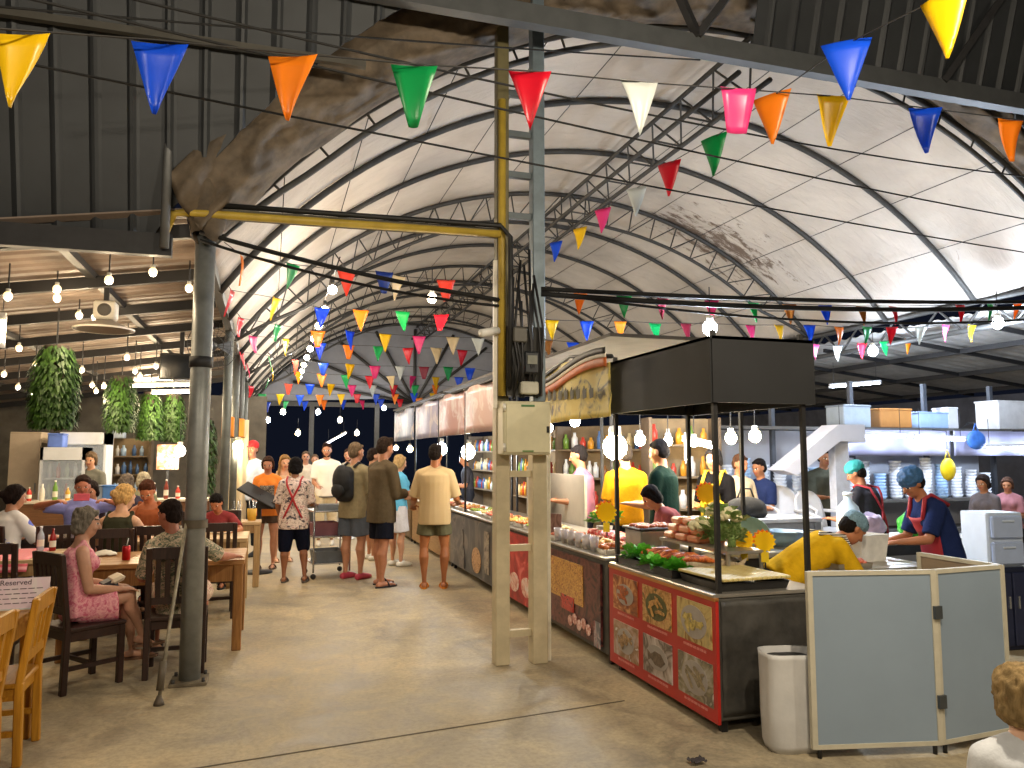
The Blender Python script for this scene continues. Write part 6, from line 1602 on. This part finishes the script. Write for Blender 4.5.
# stall lamps
for x, y, X_, w, col, hx, l, r in [(548, 428, 3.1, 22, WHT, 'fff0da', 'white bulb above the bright red fronted stall', .06), (575, 421, 3.3, 22, WHT, 'f4f4ff', 'white bulb above the yellow flowers', .06), (615, 447, 3.6, 14, WARM, 'ffe8a8', 'glaring warm lamp before the man in the yellow shirt', .13), (640, 440, 3.9, 9, WARM, 'ffe6b8', 'warm bulb beside the glaring stall lamp', .06), (668, 441, 4.2, 8, WARM, 'ffe2b0', 'warm bulb above the person in dark green', .05), (694, 442, 4.4, 8, WHT, 'fff2dc', 'warm bulb at the end of the bright tube', .05),
                            (731, 438, 4.6, 26, WARM, 'ffe8b8', 'round warm bulb above the woman with the yellow apron', .06), (755, 436, 4.7, 26, WARM, 'ffe8b8', 'round warm bulb beside the yellow tuft, the second of two', .06),
                            (441, 449, 3.3, 55, COOL, 'd0e8ff', 'bluish white stall lamp above the head of the man in the cream shirt', .12), (468, 452, 3.3, 45, WHT, 'fff0d8', 'bright white stall lamp just left of the centre posts', .12), (410, 449, 3.2, 28, WARM, 'ffd890', 'amber bulb over the far counter', .07), (396, 448, 3.2, 22, WARM, 'ffe0a0', 'amber bulb deepest along the far counter', .06)]:
    bulb_lamp(l, atX(x, y, X_), col, hx, w, r, .25, 40 if r < .09 else 60)  # the largest globes are oversized so their shape imitates lamp glare
def tube_lamp(label, a, b_, hx, col, w, em=30, r=.018):
    a, b_ = V(a), V(b_); c = (a+b_)/2
    t = thing('tube_lamp', label, 'lamp', tuple(c))
    MB().tube([a-c, b_-c], r, 10).build('tube', glow(hx, em), t)
    d = (b_-a).normalized()
    MB().bar(a-c+V((0, 0, r+.02)), b_-c+V((0, 0, r+.02)), .05, .03).build('fitting', mat('d8d8d8', .5), t)
    for q in (a, b_): MB().tube([q-c-d*.02, q-c+d*.02], r*1.15, 10).build('end_cap', mat('cfcfcf', .5), t)
    for q in (a-c+d*.08, b_-c-d*.08): MB().tube([q+V((0, 0, r+.03)), q+V((0, 0, r+.4))], .004, 5).build('hanger', DARK, t)
    if w:
        for f in (.25, .75): plight('tube_light', tuple((a-c).lerp(b_-c, f)-V((0, 0, .06))), col, w/2, .05, t)
    return t
tube_lamp('bright tube lamp rising under the black box canopy', atX(684, 440, 4.4), atX(716, 448, 4.2), 'fff2dc', WHT, 12)
tube_lamp('upright white tube lamp by the person in dark green', atX(687, 462, 4.3), atX(687, 436, 4.3), 'fff4e4', WHT, 5)
tube_lamp('cool tube lamp above the cook with the teal cap', atY(835, 436, 8.6), atY(905, 437, 8.6), 'dceaff', COOL, 9, 10)
tube_lamp('cool tube lamp above the white bowl stacks', atY(915, 438, 8.6), atY(965, 440, 8.6), 'dceaff', COOL, 9, 10)
tube_lamp('cool tube lamp at the frame edge above the drawer tower', atY(985, 448, 8.6), atY(1050, 447, 8.6), 'dceaff', COOL, 9, 10)
tube_lamp('cool tube lamp below the tubs of the supply shelf', atY(830, 387, 10.8), atY(880, 383, 10.8), 'dceaff', COOL, 20, 20)
# far-end lamps in the dark
for k, (x, y, hx, l) in enumerate([(283, 412, 'fff0d0', 'small lamp in the dark end of the aisle, leftmost'), (298, 433, 'ffe0a0', 'small warm lamp in the dark opening above the white T-shirt man'), (318, 412, 'dce8ff', 'small cool lamp in the dark end above the festoon'), (340, 420, 'ffe8c0', 'small lamp at the end beam by the diagonal tube'), (384, 408, 'e8f0ff', 'small cool lamp near the far salmon banner'), (357, 433, 'ffe6b0', 'small lamp low in the dark opening'), (268, 420, 'dce8ff', 'small cool lamp beside the dining edge poles at the dark end')]):
    bulb_lamp(l, atY(x, y, 22.5+.3*k), WHT, hx, 12, .07, .3, 40)
tube_lamp('slanting white tube in the dark opening at the end of the aisle', atY(326, 444, 24.3), atY(346, 433, 24.3), 'e8eeff', COOL, 8, 12)

# dining shed pendants: each on its own flex
pend = [(8, 296, 6.6), (57, 289, 7.0), (57, 298, 7.3), (109, 280, 6.3), (153, 272, 6.4), (79, 315, 8.2), (95, 317, 8.3), (189, 288, 6.9), (19, 348, 9.0), (36, 363, 10.2), (4, 374, 10.6), (18, 387, 11.5), (82, 370, 10.4), (127, 357, 9.6), (156, 366, 10.8), (135, 371, 10.9), (92, 385, 11.8), (104, 386, 11.9), (96, 391, 12.4), (32, 392, 12.0), (140, 376, 11.4), (160, 378, 11.7)]
for k, (x, y, Y_) in enumerate(pend):
    p = atY(x, y, Y_); top_ = min(shz(p.x)-.02, p.z+.6)
    t = bulb_lamp('', p, WARM, 'ffd890', 9 if k > 4 else 5, .032, max(.1, top_-p.z-.05), 1.3)
    l = 'small pendant bulb under the beige roof, '+(['at the frame edge over the reserved table', 'left upper one of the close pair', 'left lower one of the close pair', 'hanging alone left of the big flag cord', 'nearest to the conduit pipe', 'beside the ceiling fan speaker', 'touching the ceiling fan speaker', 'half behind the thick grey pole'][k] if k < 8 else 'the %s of those beyond the round lamp shade' % NUM[k-8])
    t['label'] = l
for k, (x0, x1, y) in enumerate([(130, 190, 386), (152, 190, 393), (134, 190, 380)]):
    a, b_ = atY(x0, y, 13+k), atY(x1, y-1, 13+k)
    tube_lamp(['long warm tube lamp under the dining roof, middle one of three', 'long warm tube lamp under the dining roof, lowest of three', 'long warm tube lamp under the dining roof, highest of three'][k], a, b_, 'ffe8b8', WARM, 50, 25)
tube_lamp('upright warm lamp tube at the frame edge below the pendants', atY(1, 345, 8.0), atY(3, 318, 8.0), 'ffe6b0', WARM, 6, 14, .03)
bulb_lamp('bright white lamp by the orange poster at the rear of the dining shed', atY(180, 451, 14.5), WHT, 'fff6e8', 14, .09, .4, 20)
bulb_lamp('warm lamp on the pale curtain post beyond the grey pole', atY(238, 446, 13.0), WARM, 'ffe4a8', 12, .08, .3, 20)
# lamps of the front walkway, behind and above the camera
for k, (x, y, z, w) in enumerate([(-1.6, 1.2, 3.9, 150), (2.2, 1.6, 4.1, 240), (-.2, -2.0, 3.9, 150), (4.6, .8, 3.8, 110)]):
    bulb_lamp('warm bulb under the front roof, '+['over the dining side', 'over the middle of the walkway', 'further back over the walkway', 'over the stall side'][k], (x, y, z), (1, .86, .66), 'ffe6c0', w, .07, .6, 30)
# ================================================================== PLANTS, FANS
FOL = pattern('hanging_fern', [(0, '142a0c'), (.5, '2c4c16'), (.65, '4a7024')], 12, 'noise', .55, interp='LINEAR')
def hanging_plant(label, top_, bot, w, seed, n=1800):
    t = thing('hanging_plant', label, 'plant', tuple(top_)); L_ = top_.z-bot
    mb = MB(); r2 = random.Random(seed)
    for q in range(n):
        a = r2.uniform(0, 2*PI); v = r2.random()**.8; r = w*(.55+.45*math.sin(min(1, v*2.2)*PI/2))*(1-.3*max(0, v-.6))*r2.uniform(.55, 1.05)
        p = V((r*math.cos(a), r*math.sin(a), -L_*v)); o = V((math.cos(a), math.sin(a), -.9)).normalized(); s = V((-math.sin(a), math.cos(a), 0))
        k = r2.uniform(.03, .065); tip = p+o*k+V((0, 0, -.03)); m_ = p.lerp(tip, .5)+V((0, 0, .01))
        mb.add([p, m_+s*k*.28, tip, m_-s*k*.28], [(0, 1, 2, 3)], 0, True)
    mb.build('foliage', FOL, t)
    MB().lathe([(w*.35, -.26), (w*.5, -.03), (w*.52, 0)], seg=16).build('pot', mat('3a3028', .8), t)
    MB().tube([(0, 0, -.02), (0, 0, max(.15, shz(top_.x)-top_.z))], .008, 6).build('wire', DARK, t)
hanging_plant('largest bushy green plant hanging from the dining roof', atY(57, 346, 8.5), atY(57, 425, 8.5).z, .21, 1, 3200)
hanging_plant('second hanging plant, right of the largest one', atY(122, 376, 12.4), atY(122, 430, 12.4).z, .22, 2)
hanging_plant('third hanging plant, left one of the close pair before the grey pole', atY(151, 392, 14.6), atY(151, 438, 14.6).z, .22, 3)
hanging_plant('fourth hanging plant, the one nearest the grey pole', atY(174, 395, 15.6), atY(174, 440, 15.6).z, .22, 4)
hanging_plant('long trailing dark green plant seen just beyond the grey pole', atY(208, 418, 11.6), atY(208, 492, 11.6).z, .12, 5, 1100)
# round ceiling lamp and projector-like speaker
p = atY(104, 330, 7.9)
t = thing('round_lamp', 'wide flat round lamp shade hanging below the beige roof', 'lamp', tuple(p)); MB().lathe([(.02, .1), (.08, .09), (.25, .01), (.26, 0), (.24, .0), (.07, .07)], seg=28).build('shade', mat('8d8478', .5), t); MB().lathe([(.26, -.004), (.262, .012)], seg=28, cap=False).build('rim', mat('d8cfc0', .4), t); MB().tube([(0, 0, .1), (0, 0, max(.2, shz(p.x)-p.z))], .012, 6).build('rod', DARK, t)
p = atY(106, 311, 7.9)
t = thing('loudspeaker', 'small white loudspeaker above the round lamp shade', 'speaker', tuple(p)); MB().box((0, 0, 0), (.19, .16, .17), bev=.015).build('speaker_body', mat('d0cabd', .5), t); MB().lathe([(.06, 0), (.055, .012), (.02, .004)], (.0, -.08, 0), 20, M=Matrix.Rotation(PI/2, 3, 'X')).build('cone', mat('4a4640', .6), t); MB().box((0, .0, .15), (.04, .04, .16)).build('bracket', DARK, t)
def fan(label, loc, rz, r=.26):
    t = thing('wall_fan', label, 'fan', tuple(loc), rz); Mx = Matrix.Rotation(PI/2, 3, 'X')
    mb = MB()
    for q in range(24): a = 2*PI*q/24; mb.tube([(.04*math.cos(a), -.1, .04*math.sin(a)), (r*.6*math.cos(a), -.11, r*.6*math.sin(a)), (r*math.cos(a), -.05, r*math.sin(a))], .003, 4)
    for k in (.4, .7, 1): mb.tube([(r*k*math.cos(a), -.1+.05*(k == 1), r*k*math.sin(a)) for a in (2*PI*j/28 for j in range(29))], .005, 5)
    mb.build('grille', mat('2b2b2d', .4, .3), t)
    for q in range(3):
        a = 2*PI*q/3; MB().prism([V((math.cos(a+b_)*rr_, -.05+.02*b_, math.sin(a+b_)*rr_)) for b_, rr_ in ((-.2, .05), (-.45, r*.85), (.35, r*.8), (.3, .05))], (0, .006, 0)).build('blade', mat('5a6068', .4), t)
    MB().lathe([(.06, -.02), (.07, .12), (.03, .16)], (0, 0, 0), 14, M=Matrix.Rotation(-PI/2, 3, 'X')).build('motor', mat('3a3a3c', .4), t)
    MB().bar((0, .1, 0), (.0, .24, -.1), .04, .04).build('bracket', DARK, t)
fan('dark fan mounted beside the second grey pole of the dining edge', atY(212, 346, 10.3), R_(15), .3)
p = atY(181, 367, 10.6)
t = thing('television', 'black boxy screen hung under the dining roof beside the grey pole', 'television', tuple(p)); MB().box((0, 0, 0), (.5, .1, .34), bev=.015).build('screen_body', mat('141414', .3), t); MB().box((0, -.054, 0), (.46, .006, .29)).build('screen', mat('20242a', .1), t); MB().box((0, .03, .34), (.05, .05, .36)).build('mount', DARK, t)

# ================================================================== REAR OF THE DINING SHED
p0_, p1_ = atY(11, 435, 14.2), atY(43, 435, 14.2)
t = thing('white_cabinet', 'tall pale beige cabinet at the rear of the dining shed', 'cabinet', ((p0_.x+p1_.x)/2, 14.2, 0)); w = p1_.x-p0_.x
MB().box((0, .2, 1.0), (w, .5, 2.0), bev=.01).build('carcass', mat('a89a88', .6, 0, .05), t); MB().box((0, -.06, 1.02), (w*.95, .02, 1.9)).build('door', mat('b0a290', .5, 0, .05), t); MB().box((w*.38, -.08, 1.1), (.02, .03, .16)).build('handle', SS, t)
p0_, p1_ = atY(46, 448, 13.9), atY(60, 448, 13.9)
def fridge(label, x0, x1, Y_, z):
    w = x1-x0; t = thing('display_fridge', label, 'fridge', ((x0+x1)/2, Y_, 0))
    mb = MB(); mb.box((0, .3, z/2), (w, .04, z)); 
    for s in (-1, 1): mb.box((s*(w/2-.02), 0, z/2), (.04, .6, z))
    for q in (.1, z-.1): mb.box((0, 0, q), (w, .6, .2))
    mb.build('carcass', mat('cdd2da', .4, 0, .04), t)
    MB().box((0, -.3, z/2), (w-.06, .015, z-.42)).build('glass_door', mat('b8c4d4', .1, alpha=.35), t)
    MB().box((w*.36, -.33, z*.55), (.025, .03, .3)).build('handle', SS, t)
    for k in range(4):
        MB().box((0, .0, .3+.32*k), (w-.09, .5, .02)).build('fridge_shelf', mat('dfe4ea', .4), t)
    r2 = random.Random(int(x0*100))
    for k in range(4):
        for q in range(int(w/.13)):
            c = r2.choice(('d8dce4', 'a8b8d0', '5a7ab0', 'b8c8b0', 'b84a4a'))
            o = MB().lathe([(.03, 0), (.032, .14), (.014, .2), (.014, .23)], seg=8).build('bottle', mat(c, .25), None, (t.location.x-w/2+.1+q*.12, Y_-.12, .312+.32*k)); tag(o, 'bottle on the %s shelf of the %s' % (NUM[k], label.replace(' behind the man with the phone', '')), 'bottle', 'drinks in the '+label)
fridge('white glass front fridge next to the beige cabinet', p0_.x, p0_.x+.62, 13.9, 1.75)
a = atY(62, 437, 14.4); fridge('taller glass front fridge behind the man with the phone', a.x, a.x+.72, 14.4, 2.0)
t = make_table('serving_counter', 'long serving counter across the rear of the dining shed', -3.6, -.9, 13.0, 13.5, mat('d0c6b4', .4), wood('5a3c24', '80583a', 0), z=.95, ap=.5, cat='counter')
p = atY(168, 457, 14.9)
t = thing('menu_poster', 'lit orange and white menu poster at the rear of the dining shed', 'poster', (p.x, 14.9, p.z)); MB().box((0, 0, 0), (.36, .02, .44)).build('board', photo('poster_orange', [(.35, 'e07848'), (.5, 'f0b090'), (.62, 'f0e0d0')], 7), t); MB().box((0, .03, -.9), (.04, .04, 1.8)).build('poster_post', STEEL, t)
for k, (x, y, c, l) in enumerate([(58, 438, '5a78c8', 'blue box on top of the glass front fridge'), (100, 452, '7a8494', 'grey blue tub on the serving counter'), (112, 476, '4a7ac0', 'blue crate on the serving counter'), (118, 448, 'b8c8dc', 'pale box on the rear shelf'), (228, 427, 'e08a28', 'orange lantern box hanging beyond the second grey pole'), (239, 428, 'e89a3a', 'orange lantern box hanging by the pale curtain post')]):
    Y_ = [13.9, 13.2, 13.2, 16.4, 12.0, 13.2][k]; p = atY(x, y, Y_)
    t = thing('box' if k < 4 else 'lantern', l, 'box' if k < 4 else 'lantern', (p.x, Y_, p.z if k > 3 else [1.75, .95, .95, 1.95][k]))
    s = (.22, .3, .2) if k < 4 else (.17, .17, .3)
    MB().box((0, 0, s[2]/2 if k < 4 else 0), s, bev=.015).build('body', mat(c, .5, 0, .1, 6), t)
    if k > 3: MB().tube([(0, 0, .15), (0, 0, .5)], .006, 6).build('cord', DARK, t); MB().box((0, 0, -.155), (.19, .19, .02)).build('base_frame', mat('6a4a20', .6), t)
    else: MB().box((0, 0, s[2]+.01), (.23, .31, .025), bev=.006).build('lid', mat(c, .4), t)
p = ground(238, 500)
t = thing('curtain_post', 'pale curtain wrapped post lit by the warm lamp beyond the grey pole', 'post', (atY(238, 470, 13.3).x, 13.3, 0))
MB().rings([[V(((.13+.02*math.sin(5*a+z))*math.cos(a), (.13+.02*math.sin(5*a+z))*math.sin(a), z)) for a in (2*PI*k/40 for k in range(40))] for z in (.02, .6, 1.2, 1.9, 2.2)]).build('curtain', mat('d8c8a4', .8, 0, .05, 4), t); MB().lathe([(.03, 0), (.03, 3.2)], seg=10).build('pole', STEEL, t)
bottles_c = ['c83a2a', 'e8e4d8', '6a9a3a', 'd8a83a', 'b8c8d8', '8a3a2a']
for k in range(14):
    x = -3.4+.17*k; bottle('sauce bottle number %s along the rear serving counter' % (NUM[k] if k < 18 else k), (x, 13.15, .95), .2+.05*(k % 3), .035, mat(bottles_c[k % 6], .3), mat('e8e4dc', .4), 'bottles along the rear serving counter')
# condiment stand by the child
t = make_table('side_table', 'small pale side table with utensils beyond the child in maroon', -.5, -.08, 10.2, 10.62, LW, LWL, z=.8)
for k, (x, y, c, l) in enumerate([(-.38, 10.35, 'c8c0b0', 'pale utensil pot on the small side table'), (-.2, 10.45, 'd8a83a', 'yellow utensil pot on the small side table')]):
    t = thing('utensil_pot', l, 'pot', (x, y, .8)); MB().lathe([(.05, 0), (.06, .15), (.055, .15), (.045, .01)], seg=14).build('pot', mat(c, .5), t)
    for q in range(5): MB().tube([(.02*math.cos(q*1.3), .02*math.sin(q*1.3), .02), (.045*math.cos(q*1.3), .045*math.sin(q*1.3), .26)], .006, 6).build('utensil', SS, t)

# ================================================================== WORLD AND OUTPUT
w = bpy.data.worlds.new('night'); SC.world = w; w.use_nodes = True
bg = w.node_tree.nodes['Background']; bg.inputs['Color'].default_value = (.003, .004, .008, 1); bg.inputs['Strength'].default_value = 1.
SC.view_settings.view_transform = 'Standard'; SC.view_settings.look = 'None'; SC.view_settings.gamma = 1; SC.view_settings.exposure = 0.7
SC.view_settings.use_curve_mapping = False
SC.cycles.use_denoising = True
SC.cycles.max_bounces = 8; SC.cycles.sample_clamp_indirect = 6
